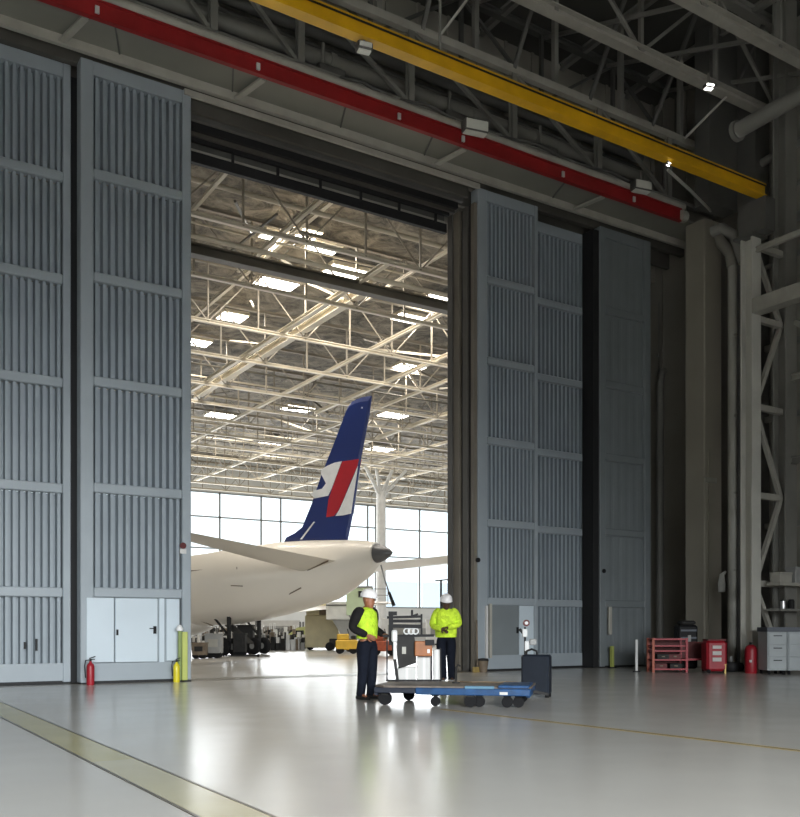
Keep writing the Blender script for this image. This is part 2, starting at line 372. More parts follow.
# jambs of the opening (leaf stack seen on edge)
for i, (x0, x1, y0, y1, mm) in enumerate(((14.26, 14.36, 19.04, 19.18, 'jamb_brown'), (14.3, 14.42, 19.18, 19.3, 'seal'), (14.24, 14.42, 19.3, 19.52, 'jamb'),
                                        (14.3, 14.42, 19.52, 19.64, 'seal'), (14.22, 14.42, 19.64, 19.9, 'jamb_brown'), (14.18, 14.42, 19.9, 20.12, 'jamb'))):
    st(box('trim_%d' % (i+1), mm, x0, x1, y0, y1, 0, 12.2), ['brown edge post nearest the notice panel leaf', 'narrow black gap post second in from the hall', 'grey jamb post third in from the hall',
        'narrow black gap post fourth in from the hall', 'brown jamb post fifth in from the hall', 'innermost jamb post at the far hangar side'][i], 'jamb')
st(box('trim_7', 'seal', 18.5, 18.72, 19.06, 19.5, 0, 12.5), 'dark post between the recessed leaf and the smooth leaf', 'jamb')
st(box('trim_8', 'jamb', 18.80-.08, 19.0-.0, 19.36, 20.6, 0, 12.5), 'grey return behind the smooth leaf', 'jamb')
st(box('trim_9', 'jamb', 6.4, 6.6, 19.34, 20.3, 0, 12.0), 'dark jamb behind the wicket door leaf', 'jamb')
st(box('trim_10', 'jamb', 16.4, 16.56, 19.35, 20.6, 0, 12.4), 'dark return between the two ribbed right leaves', 'jamb')
# header over the opening: door tracks, stepped back
hd = empty('door_header', (10, 19.7, 12.3), label='dark stepped steel header with door tracks over the opening', cat='header', kind='structure')
MB().box(-13, 22.6, 19.32, 19.46, 12.70, 13.0).build('track', M['header'], hd)
b = MB().box(6.5, 14.4, 18.96, 19.04, 12.56, 12.68); b.build('track_lip', M['edge'], hd)
MB().box(-13, 22.6, 19.9, 20.02, 12.5, 13.0).build('track', M['header'], hd)
MB().box(-13, 22.6, 19.0, 20.6, 12.95, 13.1).build('cover_sheet', M['header'], hd)
MB().box(6.4, 14.3, 19.34, 19.44, 12.46, 12.95).build('hanging_sheet', M['header'], hd)
MB().box(6.4, 14.3, 19.56, 19.66, 12.42, 12.95).build('hanging_sheet', M['steel_dark'], hd)
MB().box(6.4, 14.3, 19.8, 19.9, 12.34, 12.95).build('hanging_sheet', M['seal'], hd)
MB().box(6.4, 14.3, 19.95, 20.02, 12.28, 12.95).build('hanging_sheet', M['header'], hd)
MB().box(6.4, 14.2, 20.06, 20.16, 12.22, 12.5).build('girder', M['seal'], hd)
MB().box(6.4, 14.2, 20.18, 20.30, 11.80, 12.04).build('girder', M['seal'], hd)
for x in [6.9+1.15*i for i in range(7)]: MB().box(x, x+.05, 20.14, 20.2, 12.0, 12.26).build('tie', M['seal'], hd)
MB().cyl((6.4, 20.28, 12.12), (14.2, 20.28, 12.12), .03).build('conduit', M['edge'], hd)
MB().box(6.4, 14.2, 20.30, 20.33, 12.04, 12.3).build('back_strip', M['steel_dark'], hd)
# soffit box in front of the doors
sf = empty('door_canopy', (9, 18.5, 12.9), label='grey sheet soffit running above all the sliding doors', cat='soffit', kind='structure')
MB().box(-13, 22.6, 17.98, 19.0, 12.93, 13.0).build('soffit_sheet', M['soffit'], sf)
MB().box(-13, 22.6, 18.92, 19.02, 12.74, 12.93).build('edge_angle', M['edge'], sf)
for px in (62, 237, 437, 575):
    x = XY(px, 18.9)
    MB().bar((x, 18.95, 12.80), (x+.25, 18.05, 12.86), .14, .05).build('bracket', M['edge'], sf)
for px in (120, 235, 345, 430, 560):
    x = XY(px, 18.5); MB().bar((x+.1, 18.9, 12.91), (x-.2, 18.1, 12.91), .03, .03).build('seam', M['steel_dark'], sf)
MB().box(-13, 20.8, 18.05, 20.6, 13.36, 13.42).build('top_sheet', M['header'], sf)
# red beam + pale pipe on it
rb = empty('red_beam', (9, 17.95, 12.85), label='long red painted beam above the hangar doors', cat='beam')
MB().ibeam((-13, 17.92, 13.0), (20.82, 17.92, 13.0), .12, .36).build('web', M['red'], rb)
for px in (97, 258, 399, 463, 563, 634):
    x = XY(px, 17.85); MB().box(x-.04, x+.04, 17.82, 17.86, 12.88, 13.02).build('clip', M['paper'], rb)
MB().cyl((20.78, 17.9, 12.98), (20.98, 17.9, 12.98), .16).build('end_stop', M['edge'], rb)
pp = MB().cyl((-13, 17.98, 13.3), (21.0, 17.98, 13.3), .11); pp.build('long_pipe', M['edge'], label='pale pipe lying along the top of the red beam', cat='pipe')
pp = MB()
for a, c in ((-2, 9.9), (9.9, 16.0), (16.0, 20.0)): pp.cyl((a, 18.55, 14.1), (c-.05, 18.55, 14.1), .17).cyl((c-.15, 18.55, 14.1), (c, 18.55, 14.1), .2)
pp.build('duct_pipe', M['steel'], label='fat grey pipe behind the pale pipe above the red beam', cat='pipe')
pp = MB().cyl((-2, 19.2, 14.75), (21, 19.2, 14.75), .1); pp.build('service_pipe', M['steel_dark'], label='thin dark pipe high behind the fat grey pipe', cat='pipe')
pp = MB().cyl((-2, 19.6, 15.4), (21, 19.6, 15.4), .13); pp.build('service_pipe', M['steel_dark'], label='dark pipe highest of those behind the truss', cat='pipe')

# yellow crane girder
yg = empty('crane_girder', (13, 14.8, 12.1), label='long yellow crane runway girder high across the near hall', cat='girder')
MB().box(-2, 20.28, 14.68, 14.92, 12.12, 12.17).box(-2, 20.28, 14.74, 14.86, 12.17, 12.42).box(-2, 20.28, 14.7, 14.9, 12.40, 12.45).build('girder_web', M['yellow'], yg)
MB().bar((-2, 14.66, 12.36), (20.2, 14.66, 12.36), .02, .03).build('conductor_bar', M['seal'], yg)
for px in (300, 440): 
    x = XY(px, 14.8); MB().box(x-.02, x+.02, 14.78, 14.82, 12.42, 15.3).build('hanger', M['steel'], yg)

# ------------------------------------------------------------------ trusses
def truss_x(name, Y, x0, x1, z0, z1, n, label, group=None, cm='steel', sm='steel', cw=.2, sw=.09, diag=True, up=None, bottom_h=None):
    t = empty(name, ((x0+x1)/2, Y, z0), label=label, cat='truss', group=group)
    MB().ibeam((x0, Y, z0), (x1, Y, z0), cw, bottom_h or cw, .03).build('bottom_chord', M[cm], t)
    MB().ibeam((x0, Y, z1), (x1, Y, z1), cw, cw, .03).build('top_chord', M[sm], t)
    dx = (x1-x0)/n
    for i in range(n+1):
        x = x0+i*dx; MB().bar((x, Y, z0), (x, Y, z1), sw).build('post', M[sm], t)
        if diag and i < n:
            a, c = ((x, z0), (x+dx, z1)) if i % 2 else ((x, z1), (x+dx, z0))
            MB().bar((a[0], Y, a[1]), (c[0], Y, c[1]), sw*.8).build('diagonal', M[sm], t)
    return t
# girder above the red beam
t = empty('lattice_girder', (10, 18.1, 13.4), label='grey lattice girder standing just above the red beam', cat='truss')
MB().box(-3, 22.6, 18.02, 18.18, 15.2, 15.4).build('top_chord', M['edge'], t)
MB().box(-3, 22.6, 18.02, 18.18, 13.42, 13.52).build('bottom_chord', M['steel'], t)
PX = (130, 213, 300, 410, 513, 598, 668)
xs = [XY(p, 18.1) for p in PX]
xs = [xs[0]-5.3, xs[0]-2.6]+xs
for x in xs: MB().ibeam((x, 18.1, 13.5), (x, 18.1, 15.2), .16, .16, .03).build('post', M['steel'], t)
for a, c in zip(xs, xs[1:]): MB().bar((a+.1, 18.1, 15.2), (c-.1, 18.1, 13.55), .09).build('diagonal', M['steel'], t)
MB().bar((XY(437, 18.1), 18.0, 15.3), (XY(437, 18.1)+1.2, 17.2, 17.2), .05).build('sway_rod', M['steel_light'], t)
# roof trusses
for Y, lab in ((15.9, 'nearest dark roof truss carrying the lit lamp'), (14.0, 'roof truss crossing the very top right corner'), (19.6, 'dark roof truss tight against the upper door wall')):
    n = 11
    truss_x('roof_truss', Y, -8, 22.6, 15.35 if Y < 19 else 15.9, ZR-.15, n, lab, cm='edge' if Y < 19 else 'steel', sm='steel_dark' if Y > 19 else 'steel', cw=.26 if Y < 19 else .18, sw=.1, bottom_h=.22)
for i, x in enumerate((2.5, 6, 9.5, 12.6, 15.6, 18.6, 21.3)):
    b = MB().ibeam((x, 2, ZR-.12), (x, 20.5, ZR-.12), .14, .22)
    b.build('roof_purlin', M['steel'], label='purlin under the near roof deck, number %s from the left' % ['one', 'two', 'three', 'four', 'five', 'six', 'seven'][i], cat='purlin', group='near roof purlins')
names = ['leftmost', 'second', 'third', 'fourth', 'fifth', 'rightmost']
for i, x in enumerate((8.2, 11.4, 14.2, 16.8, 19.2, 21.6)):
    t = empty('cross_brace', (x, 17, 15.4), label='dark cross bracing between the near roof trusses, %s pair' % names[i], cat='brace', group='roof cross bracing')
    MB().bar((x, 14.0, 15.4), (x+.3, 19.5, 17.7), .09).build('brace_bar', M['steel'], t)
    MB().bar((x+.2, 15.9, 17.7), (x+.6, 18.1, 15.3), .09).build('brace_bar', M['steel_dark'], t)
    MB().bar((x-.6, 18.1, 15.3), (x-.6, 18.1, 17.8), .13).build('hanger', M['steel'], t)
# duct stub near the right corner, crossing under the roof
t = empty('duct', (21, 15, 14.6), label='round grey duct with a blunt end in the upper right corner', cat='duct')
a = onY(739, 130, 15.4); MB().cyl(a, a+Vector((-.1, -7.5, .1)), .2).build('duct_tube', M['steel'], t)
MB().cyl(a+Vector((0, .12, 0)), a, .26).build('end_cap', M['steel'], t)
# pale sway rods
b = MB().bar(onY(684, 139, 15.9), onY(727, 96, 15.9), .05); b.build('sway_rod', M['steel_light'], label='thin pale rod rising towards the lit lamp truss', cat='rod')
b = MB().tube([onY(668, 170, 15.2), onY(690, 190, 16), onY(715, 215, 17.6)], .04, 6); b.build('stay_rod', M['steel_light'], label='thin pale rod falling from the yellow girder to the red beam end', cat='rod')
# more hanging clutter near the right end of T1
def lamp(name, loc, rz, sx, sy, sz, lit, label, tilt=0):
    t = empty(name, loc, rz, label=label, cat='lamp')
    MB().rbox(-sx/2, sx/2, -sy/2, sy/2, 0, sz, .02).build('housing', M['steel_dark'], t, world=False)
    MB().box(-sx/2+.03, sx/2-.03, -sy/2-.02, -sy/2+.01, .03, sz-.03).box(-sx/2+.03, sx/2-.03, -sy/2+.03, sy/2-.03, -.02, .01).build('diffuser', M['lamp_near' if lit else 'lamp_off'], t, world=False)
    MB().box(-.02, .02, -.02, .02, sz, sz+.3).build('bracket', M['steel'], t, world=False)
    return t
p = onY(706, 87, 15.8); lamp('high_bay_lamp', (p.x, 15.72, p.z-.08), -.3, .26, .16, .1, True, 'small lit lamp under the beam at upper right')
p = onY(475, 127, 17.6); lamp('floodlight', (p.x, 17.6, p.z-.15), -.2, .62, .25, .28, False, 'pale unlit floodlight standing over the red beam at its middle')
p = onY(641, 187, 17.6); lamp('floodlight', (p.x, 17.6, p.z-.12), -.2, .55, .25, .26, False, 'grey unlit floodlight over the right end of the red beam')
p = onY(364, 49, 14.8); lamp('floodlight', (p.x, 14.8, 11.92), -.2, .3, .2, .14, False, 'small pale lamp hanging under the yellow girder')
p = onY(668, 168, 14.8); lamp('marker_lamp', (p.x, 14.8, 12.02), 0, .14, .08, .05, True, 'tiny glowing lamp beneath the right part of the yellow girder')
# cables and conduits looped above the red beam
for i, (pa, sag, lab) in enumerate((((340, 75, 380, 100), .25, 'left'), ((400, 95, 455, 115), .3, 'middle'), ((500, 125, 570, 165), .35, 'right'), ((575, 150, 640, 185), .3, 'rightmost'))):
    A = onY(pa[0], pa[1], 17.98); B = onY(pa[2], pa[3], 17.98); A.z = B.z = 13.43
    pts = [A.lerp(B, k/8)+Vector((0, 0, (.5-abs(k/8-.5))*sag*.8)) for k in range(9)]
    MB().tube(pts, .035, 6).build('cable', M['steel_dark'], label='slack dark cable above the red beam, %s of four' % lab, cat='cable', group='cables above the red beam')
for px, lab in ((330, 'left'), (455, 'middle'), (545, 'right')):
    x = XY(px, 18.35); t = empty('junction_box', (x, 18.3, 13.5), label='dusty junction box on the ledge above the red beam, %s one' % lab, cat='box')
    MB().rbox(x-.35, x+.35, 18.2, 18.45, 13.45, 13.8, .03).build('casing', M['steel_dark'], t)
    MB().cyl((x-.2, 18.3, 13.8), (x-.2, 18.3, 14.3), .04).build('conduit', M['steel'], t)

# ------------------------------------------------------------------ right side: column, pipes, tower
cl = empty('column', (21.3, 17.9, 0), label='broad beige box column right of the smooth door leaf', cat='column')
XA, XB = XY(685, 18.2), XY(722, 17.5)
MB().rbox(XA, XB, 17.5, 18.2, 0, 12.92, .03).build('shaft', M['beige'], cl)
p = onY(709, 480, 17.5); MB().box(p.x-.22, p.x+.25, 17.42, 17.5, p.z-.08, p.z+.06).build('ledge', M['edge'], cl)
MB().box(XA+.15, XB-.08, 17.47, 17.5, 0, 6.3).build('casing_panel', M['beige'], cl)
x0 = 21.35; vp = empty('standpipe', (x0, 16.4, 0), label='pale vertical pipe between the beige column and the tower', cat='pipe')
q = P((732.5-400)/913*26.2, 26.2, 0)
vp.location = q; MATS[vp.name] = Matrix.Translation(q)
MB().cyl((q.x, q.y, 0), (q.x, q.y, 11.6), .13).build('pipe_run', M['steel_light'], vp)
MB().tube([(q.x, q.y, 11.5), (q.x-.02, q.y+.05, 11.9), (q.x-.1, q.y+.4, 12.4), (q.x-.2, q.y+.55, 12.8)], .16, 12).build('elbow', M['edge'], vp)
MB().bar((q.x+.3, q.y-.1, .3), (q.x+.3, q.y-.1, 11.2), .07).build('conduit', M['steel_dark'], vp)
for z in (2.8, 5, 7.2, 9.5): MB().bar((q.x-.1, q.y-.15, z), (q.x+.45, q.y-.15, z), .06).build('clamp', M['edge'], vp)
MB().tube([(q.x+.1, q.y-.2, 4.1), (q.x+.16, q.y-.3, 3.2), (q.x+.1, q.y-.25, 2.8)], .1, 10).build('hose', M['edge'], vp)
a = at(722, 575, 25.6); b2 = at(724, 592, 25.6)
MB().tube([a+Vector((.15, 0, .1)), a, a.lerp(b2, .5)+Vector((-.06, 0, 0)), b2+Vector((-.1, 0, 0))], [.03, .07, .1, .09], 8).build('hanging_rag', M['wrap'], label='white rag hanging beside the vertical pipe', cat='cloth')
el = MB().tube([at(712, 232, 24.6), at(722, 228, 24.4), at(735, 236, 24.2), at(740, 252, 24.0), at(744, 262, 23.9)], .14, 10)
el.build('bent_duct', M['steel'], label='short bent grey duct at the right end of the red beam', cat='duct')
# recess behind: inner pipe and rails
ri = empty('recess_pipe', (21.2, 20, 0), label='dark vertical pipe in the recess beside the smooth leaf', cat='pipe')
q = onY(660, 600, 20.2); MB().cyl((q.x, 20.2, 0), (q.x, 20.2, 9.0), .12).build('pipe_run', M['steel'], ri)
MB().tube([(q.x, 20.2, 8.9), (q.x+.1, 20.2, 9.3), (q.x+.6, 20.2, 9.5)], .12, 10).build('elbow', M['steel'], ri)
for z in (2.3, 6.6, 9.9): MB().bar((q.x+.2, 20.4, z), (22.6, 20.4, z), .08).build('rail', M['steel'], ri)
MB().bar((q.x+.2, 20.4, 0), (q.x+.2, 20.4, 11.6), .07).build('post', M['steel'], ri)
# lattice tower
def tower(Y, label):
    t = empty('lattice_tower', (21, Y, 0), label=label, cat='tower')
    MB().box(20.12, 20.47, Y-.2, Y-.15, 0, 11.2).box(20.12, 20.47, Y+.12, Y+.16, 0, 11.2).box(20.28, 20.34, Y-.15, Y+.12, 0, 11.2).build('chord', M['steel_light'], t)
    MB().box(20.0, 20.6, Y-.3, Y+.3, 11.2, 11.26).box(20.1, 20.5, Y-.6, Y+.2, 11.26, 12.08).build('bracket', M['steel_dark'], t)
    MB().box(21.5, 21.98, Y-.2, Y-.15, 0, ZR-.1).box(21.7, 21.76, Y-.15, Y+.15, 0, ZR-.1).box(21.5, 21.98, Y+.15, Y+.2, 0, ZR-.1).build('chord', M['steel'], t)
    zs = [.3, 2.3, 4.6, 6.9, 9.2, 11.1]
    for i, z in enumerate(zs):
        MB().bar((20.5, Y, z), (21.6, Y, z), .12, .16).build('tie', M['edge'], t)
        if i < len(zs)-1:
            z2 = zs[i+1]; a, c = (z, z2) if i % 2 else (z2, z)
            MB().bar((20.5, Y+.02, a), (21.6, Y+.02, c), .1, .12).build('diagonal', M['edge'], t)
    return t
tower(15.2, 'pale steel lattice tower standing at the right wall')
tower(7.0, 'steel lattice tower nearer the viewer on the right wall')
def rbar(name, X, z, w, h, m, label, y1=15.0, y0=7.2):
    return MB().ibeam((X, y0, z), (X, y1, z), w, h, .04).build(name, M[m], label=label, cat='beam')
p = (onY(757, 301, 15)).z
MB().box(20.1, 20.45, 7.2, 15.0, p-.35, p+.02).build('wall_strut', M['edge'], label='broad pale beam running from the tower towards the viewer', cat='beam')
rbar('wall_strut', 20.3, onY(757, 250, 15).z+.0, .1, .14, 'edge', 'thin rail between the towers above the broad pale beam')
rbar('wall_strut', 21.8, 10.0-2.2, .16, .18, 'edge', 'rear rail between the towers below the broad pale beam')
rbar('wall_strut', 21.8, 5.6, .16, .2, 'steel', 'rear rail between the towers at middle height')
rbar('wall_strut', 21.8, 2.45, .2, .16, 'edge', 'lower rear rail between the towers above the grey cabinet')
for i, z in enumerate((11.2, 12.2, 13.1, 14.2)):
    MB().tube([(22.3, 16.6, z), (22.3, 13, z+.25), (22.3, 8, z+.3)], .12 if i % 2 else .07, 8).build('wall_conduit', M['steel'], label='curved grey conduit on the right wall, %s up' % ['lowest', 'second', 'third', 'highest'][i], cat='conduit', group='right wall conduits')
pa = empty('corner_pilaster', (21.6, 17, 0), label='dark boxed pilaster rising in the right corner behind the yellow girder', cat='column')
MB().box(20.8, 22.0, 16.9, 17.4, 13.0, ZR).build('casing', M['steel_dark'], pa)
MB().box(22.0, 22.6, 16.3, 16.9, 0, ZR).build('casing', M['steel_dark'], pa)
# wall brace diagonals between the towers
for i, (za, zb_, m_) in enumerate(((9.3, 4.6, 'edge'), (2.5, 7.6, 'steel'), (10.0, 14.8, 'steel'))):
    MB().bar((21.9, 15, za), (21.9, 9.0, zb_), .12).build('wall_brace', M[m_], label='%s diagonal brace between the two right towers' % ['middle', 'lowest', 'highest'][i], cat='brace')
# shelf + gear on the tower
for i, z in enumerate((4.0, 7.0, 9.0)):
    MB().box(22.4, 22.5, 7, 17, z-.08, z+.08).build('wall_girt', M['steel'], label='horizontal wall rail behind the tower, %s of three' % ['lowest', 'middle', 'highest'][i], cat='rail')
sh = empty('wall_shelf', (21.4, 15, 2.3), label='narrow shelf inside the lattice tower above the grey cabinet', cat='shelf')
MB().box(20.7, 22.2, 14.6, 15.0, 2.24, 2.32).build('shelf_board', M['edge'], sh)
MB().box(20.7, 22.2, 14.6, 15.0, 1.58, 1.64).build('shelf_board', M['steel'], sh)
for i, (x, z, w_, h_, m_, lab) in enumerate(((21.0, 2.32, .5, .26, 'edge', 'pale flat box on the tower shelf at left'), (21.55, 2.32, .3, .42, 'grey_mid', 'grey tall box on the tower shelf at right'),
        (21.1, 1.64, .14, .2, 'chrome', 'small metal can on the lower tower shelf'), (21.45, 1.64, .16, .22, 'gse_dark', 'small dark can on the lower tower shelf'))):
    t = empty('storage_box' if i < 2 else 'can', (x, 14.8, z), label=lab, cat='box' if i < 2 else 'can')
    if i < 2:
        MB().rbox(x-w_/2, x+w_/2, 14.64, 14.94, z, z+h_*.8, .01).build('body', M[m_], t); MB().box(x-w_/2-.01, x+w_/2+.01, 14.63, 14.95, z+h_*.8, z+h_).build('lid', M[m_], t)
    else:
        MB().cyl((x, 14.8, z), (x, 14.8, z+h_), w_/2).build('body', M[m_], t); MB().cyl((x, 14.8, z+h_), (x, 14.8, z+h_+.03), w_/2.4).build('lid', M['black'], t)

# ------------------------------------------------------------------ floor markings
xs0, xs1 = 1.90, 2.29
sp = empty('floor_stripe', (2.1, 10, 0), label='broad yellow floor stripe with dark edges at lower left', cat='floor marking', kind='structure')
MB().box(xs0, xs1, 7.95, 17.5, 0, .003).build('painted_band', M['stripe'], sp)
MB().box(xs0, xs1, 1, 7.95, 0, .003).build('faded_band', M['stripe_pale'], sp)
for x in (xs0, xs1): MB().box(x-.012, x+.012, 1, 17.5, 0, .005).build('edge_line', M['line_dark'], sp)
sp = empty('floor_stripe', (7.5, 7, 0), label='thin tan floor stripe crossing at lower right', cat='floor marking', kind='structure')
a = (7.40, 9.32); c = (7.655, 5.19); dv = Vector((c[0]-a[0], c[1]-a[1], 0)).normalized(); nn = Vector((-dv.y, dv.x, 0))
A = Vector((a[0], a[1], .0015))-dv*1.2; C = Vector((c[0], c[1], .0015))+dv*6
MB().bar(A, C, .075, .003).build('painted_band', M['stripe_tan'], sp)
for s_ in (-1, 1): MB().bar(A+nn*.045*s_, C+nn*.045*s_, .012, .005).build('edge_line', M['brass'], sp)
st(box('threshold', 'line_dark', 1, 21, 19.0, 19.9, 0, .004), 'dark floor track line under the doors', 'threshold')

# ------------------------------------------------------------------ far hangar roof trusses
ords = ['first', 'second', 'third', 'fourth', 'fifth', 'sixth', 'seventh', 'eighth', 'ninth', 'tenth', 'eleventh', 'twelfth', 'thirteenth', 'fourteenth', 'fifteenth']
YT = (24.2, 28.3, 32.4, 36.3, 40.7, 44.2, 47.6, 51.0, 54.5, 58, 61.5, 65, 68.5, 71.5)
base = None
for i, y in enumerate(YT):
    lab = 'cream steel roof truss over the far hangar, %s back from the doorway' % ords[i]
    if base is None:
        base = truss_x('far_roof_truss', y, 2, 58, 12.5, 14.7, 28, lab, 'far hangar roof trusses', 'far_steel', 'far_mid', .13, .055)
        y0 = y
    else:
        c = copy_tree(base); c.location.y = y; c['label'] = lab
gd = empty('main_girder', (25, 26.4, 12.4), label='heavy dark girder under the far roof near the doorway', cat='girder')
MB().ibeam((4, 26.4, 12.45), (58, 26.4, 12.45), .35, .34, .05).build('girder_web', M['far_dark'], gd)
MB().cyl((4, 26.0, 12.7), (58, 26.0, 12.7), .08).build('pipe_run', M['far_steel'], gd)
for i, (x, ya, yb, z, w_) in enumerate(((8.6, 21.5, 30, 12.7, .1), (11.8, 22, 29, 13.2, .12), (15.0, 24.5, 52, 12.65, .16), (15.9, 27, 45, 12.9, .3), (13.3, 25, 40, 14.4, .14), (19.5, 26, 60, 12.9, .14),
                                     (22.3, 22, 44, 12.7, .16), (24.8, 30, 70, 12.8, .14), (28.4, 28, 66, 12.7, .2), (33, 36, 72, 12.8, .16), (38, 38, 72, 12.8, .14), (17.4, 21.5, 30, 13.6, .1), (43, 44, 72, 12.7, .16))):
    MB().ibeam((x, ya, z), (x, yb, z), w_, w_, .03).build('long_beam', M['far_steel'], label='cream beam running lengthways under the far roof, %s from the left' % ['first', 'second', 'fifth', 'sixth', 'third', 'eighth', 'ninth', 'tenth', 'eleventh', 'twelfth', 'thirteenth', 'seventh', 'fourteenth'][i], cat='beam', group='lengthways far roof beams')
# dark and pale diagonal bracing + pipes between the trusses
for i in range(44):
    y = rnd.choice(YT[:11]); x = 4+rnd.random()*(10+(y-22)*.75); x += (y-22)*.2
    dx, dy = rnd.uniform(-3, 3), rnd.uniform(2, 4.2); z = rnd.uniform(12.6, 13.4)
    t = MB().bar((x, y, z), (x+dx, y+dy, rnd.uniform(13.4, 14.8)), rnd.uniform(.05, .1))
    dk = rnd.random() < .5
    t.build('roof_brace', M['far_dark' if dk else 'far_steel'], label='slanting bracing bar among the far roof trusses', cat='brace', group='slanting far roof braces')
for i in range(16):
    y = 22+i*3.1+rnd.uniform(-.4, .4); z = rnd.uniform(13.0, 14.6)
    MB().cyl((3, y, z), (58, y, z), rnd.choice((.04, .05, .08)), n=8).build('sprinkler_pipe', M['far_steel' if i % 3 else 'far_dark'], label='long thin pipe crossing above the far roof trusses', cat='pipe', group='far roof pipes')
# far lamps
LP = ((14.1, 28.7, 1.0, .9), (15.2, 29.4, 1.1, .9), (13.2, 29.4, .7, .8), (17.1, 30.9, 1.8, 1.0), (15.2, 33.5, 1.6, 1.2), (15.2, 38, 1.1, 1.0), (15.2, 42.3, 1.0, .9), (21.6, 31.5, 1.2, 1.0), (21.9, 34.0, 1.4, .9), (26, 40.4, 1.5, 1.0),
      (25, 51.7, 1.8, 1.2), (21.6, 56, 1.8, 1.2), (31, 50, 1.8, 1.2), (28, 62, 1.8, 1.2), (36, 60, 2, 1.2), (40, 50, 2, 1.2))
for i, (x, y, sx, sy) in enumerate(LP):
    t = empty('ceiling_light', (x, y, 14.9), label='glowing square light under the far roof, %s counting back from the doorway' % (ords+['sixteenth'])[i], cat='light', group='far hangar ceiling lights')
    MB().rbox(x-sx/2-.06, x+sx/2+.06, y-sy/2-.06, y+sy/2+.06, 14.84, 15.0, .03).build('frame', M['far_steel'], t)
    MB().box(x-sx/2, x+sx/2, y-sy/2, y+sy/2, 14.82, 14.85).build('diffuser', M['lamp'], t)
# white roof column before the windows
q = at(381, 600, 66); t = empty('column', (q.x, q.y, 0), label='white tubular column with branching head before the far windows', cat='column')
MB().cyl((q.x, q.y, 0), (q.x, q.y, 11.0), .38, .34).build('shaft', M['grey_white'], t)
for dx in (-1.6, -.5, .8, 1.8): MB().cyl((q.x, q.y, 10.6), (q.x+dx, q.y-abs(dx)*.3, 12.6), .16, .1).build('branch', M['grey_white'], t)

# ------------------------------------------------------------------ aircraft
H = Vector((R[0]*-.819+V[0]*.574, R[1]*-.819+V[1]*.574, 0)).normalized()      # heading
PT = Vector((-H.y, H.x, 0))                                                      # port side
D0 = 34.0; r0 = (376-400)/F*D0
T0 = P(r0, D0, 0)
def s_of(px):
    u = (px-CX)/F; return (r0-D0*u)/(.819+.574*u)
def on_axis(px, py):
    s = s_of(px); d = D0+.574*s; p = T0+H*s; return Vector((p.x, p.y, ZC+(HY-py)/F*d))
ac = empty('airliner', tuple(T0+H*8), label='cream airliner with a blue red and white tail parked beyond the doorway', cat='aircraft')
stn = [(377, 542.5, 566), (368, 541, 576), (359, 540.3, 583), (347, 540, 592), (334, 540, 600), (309, 540.5, 608), (284, 542, 615), (262, 545, 620), (235, 549, 624.5), (212, 553, 627), (190, 556, 629)]
rings = []; N = 28
def ring(s, zt, zb_):
    c = T0+H*s; r = (zt-zb_)/2; cz = (zt+zb_)/2
    return [c+PT*(math.cos(2*PI*i/N)*r)+Vector((0, 0, cz+math.sin(2*PI*i/N)*r)) for i in range(N)]
for px, a, c in stn:
    rings.append(ring(s_of(px), on_axis(px, a).z, on_axis(px, c).z))
for s, zt, zb_ in ((13, 4.3, 1.1), (18, 4.3, 1.1), (24, 4.3, 1.1), (27, 4.2, 1.15), (29, 3.85, 1.3), (30.3, 3.2, 1.6), (30.9, 2.6, 1.95)): rings.append(ring(s, zt, zb_))
MB().loft(rings).build('fuselage', M['plane'], ac)
# tail cone (auxiliary power exhaust)
s = s_of(377); zt, zb_ = on_axis(377, 544).z, on_axis(377, 563).z; zc = (zt+zb_)/2; rr = (zt-zb_)/2
ring_c = []
for ds, k in ((.05, 1.0), (-.08, .98), (-.35, .78), (-.62, .42), (-.78, .08)):
    c = T0+H*(s+ds*.9); ring_c.append([c+PT*(math.cos(2*PI*i/20)*rr*k)+Vector((0, 0, zc+.0+math.sin(2*PI*i/20)*rr*k)) for i in range(20)])
MB().loft(ring_c).build('tail_cone', M['cone'], ac)
# fin
FT = .16
fin = [(284, 542.5), (293, 538), (301, 531.5), (311, 507), (321.8, 474.8), (336, 439.5), (348.3, 406.5), (352, 402), (356.5, 399.3), (363, 397.2), (371.9, 395.9), (369.6, 413), (360.8, 459.4), (352.7, 514.5), (347.4, 541), (340, 544)]
fp = [on_axis(*p) for p in fin]
cen = sum(fp, Vector())/len(fp)
vs = [p+PT*.02 for p in fp]+[p-PT*.02 for p in fp]
inn = [p.lerp(cen, .07) for p in fp]
vs += [p+PT*FT/2 for p in inn]+[p-PT*FT/2 for p in inn]; n = len(fp)
fs = [tuple(range(2*n, 3*n)), tuple(range(4*n-1, 3*n-1, -1))]
for i in range(n):
    j = (i+1) % n; fs += [(i, j, 2*n+j, 2*n+i), (j, i, n+i, n+j), (n+j, n+i, 3*n+i, 3*n+j)]
fin_o = MB().add(vs, fs).build('tail_fin', M['blue'], ac)
def decal(pts, m, name, t=.02):
    b = MB()
    for sd in (1, -1): b.prism([on_axis(*p)+PT*sd*(FT/2+.005) for p in pts], PT*t)
    return b.build(name, M[m], fin_o)
decal([(343.3, 461.5), (336, 463), (329, 466), (323.2, 469.5), (322.4, 474), (327.4, 483.6), (323.5, 489), (315, 491.2), (313.2, 495.5), (316, 498.6), (329.5, 496), (333, 489)], 'decal_white', 'white_emblem')
decal([(343.9, 461.8), (360.2, 459.4), (358.5, 467), (351, 484), (345, 499), (339, 512), (335, 516.3), (327.8, 517.5), (330, 500), (336.5, 481)], 'decal_red', 'red_emblem', .024)
decal([(359.2, 466.5), (352.3, 513.8), (345, 515.5), (337, 516.2), (341, 509.5), (346.3, 497.5), (352, 484)], 'decal_white', 'white_stripe')
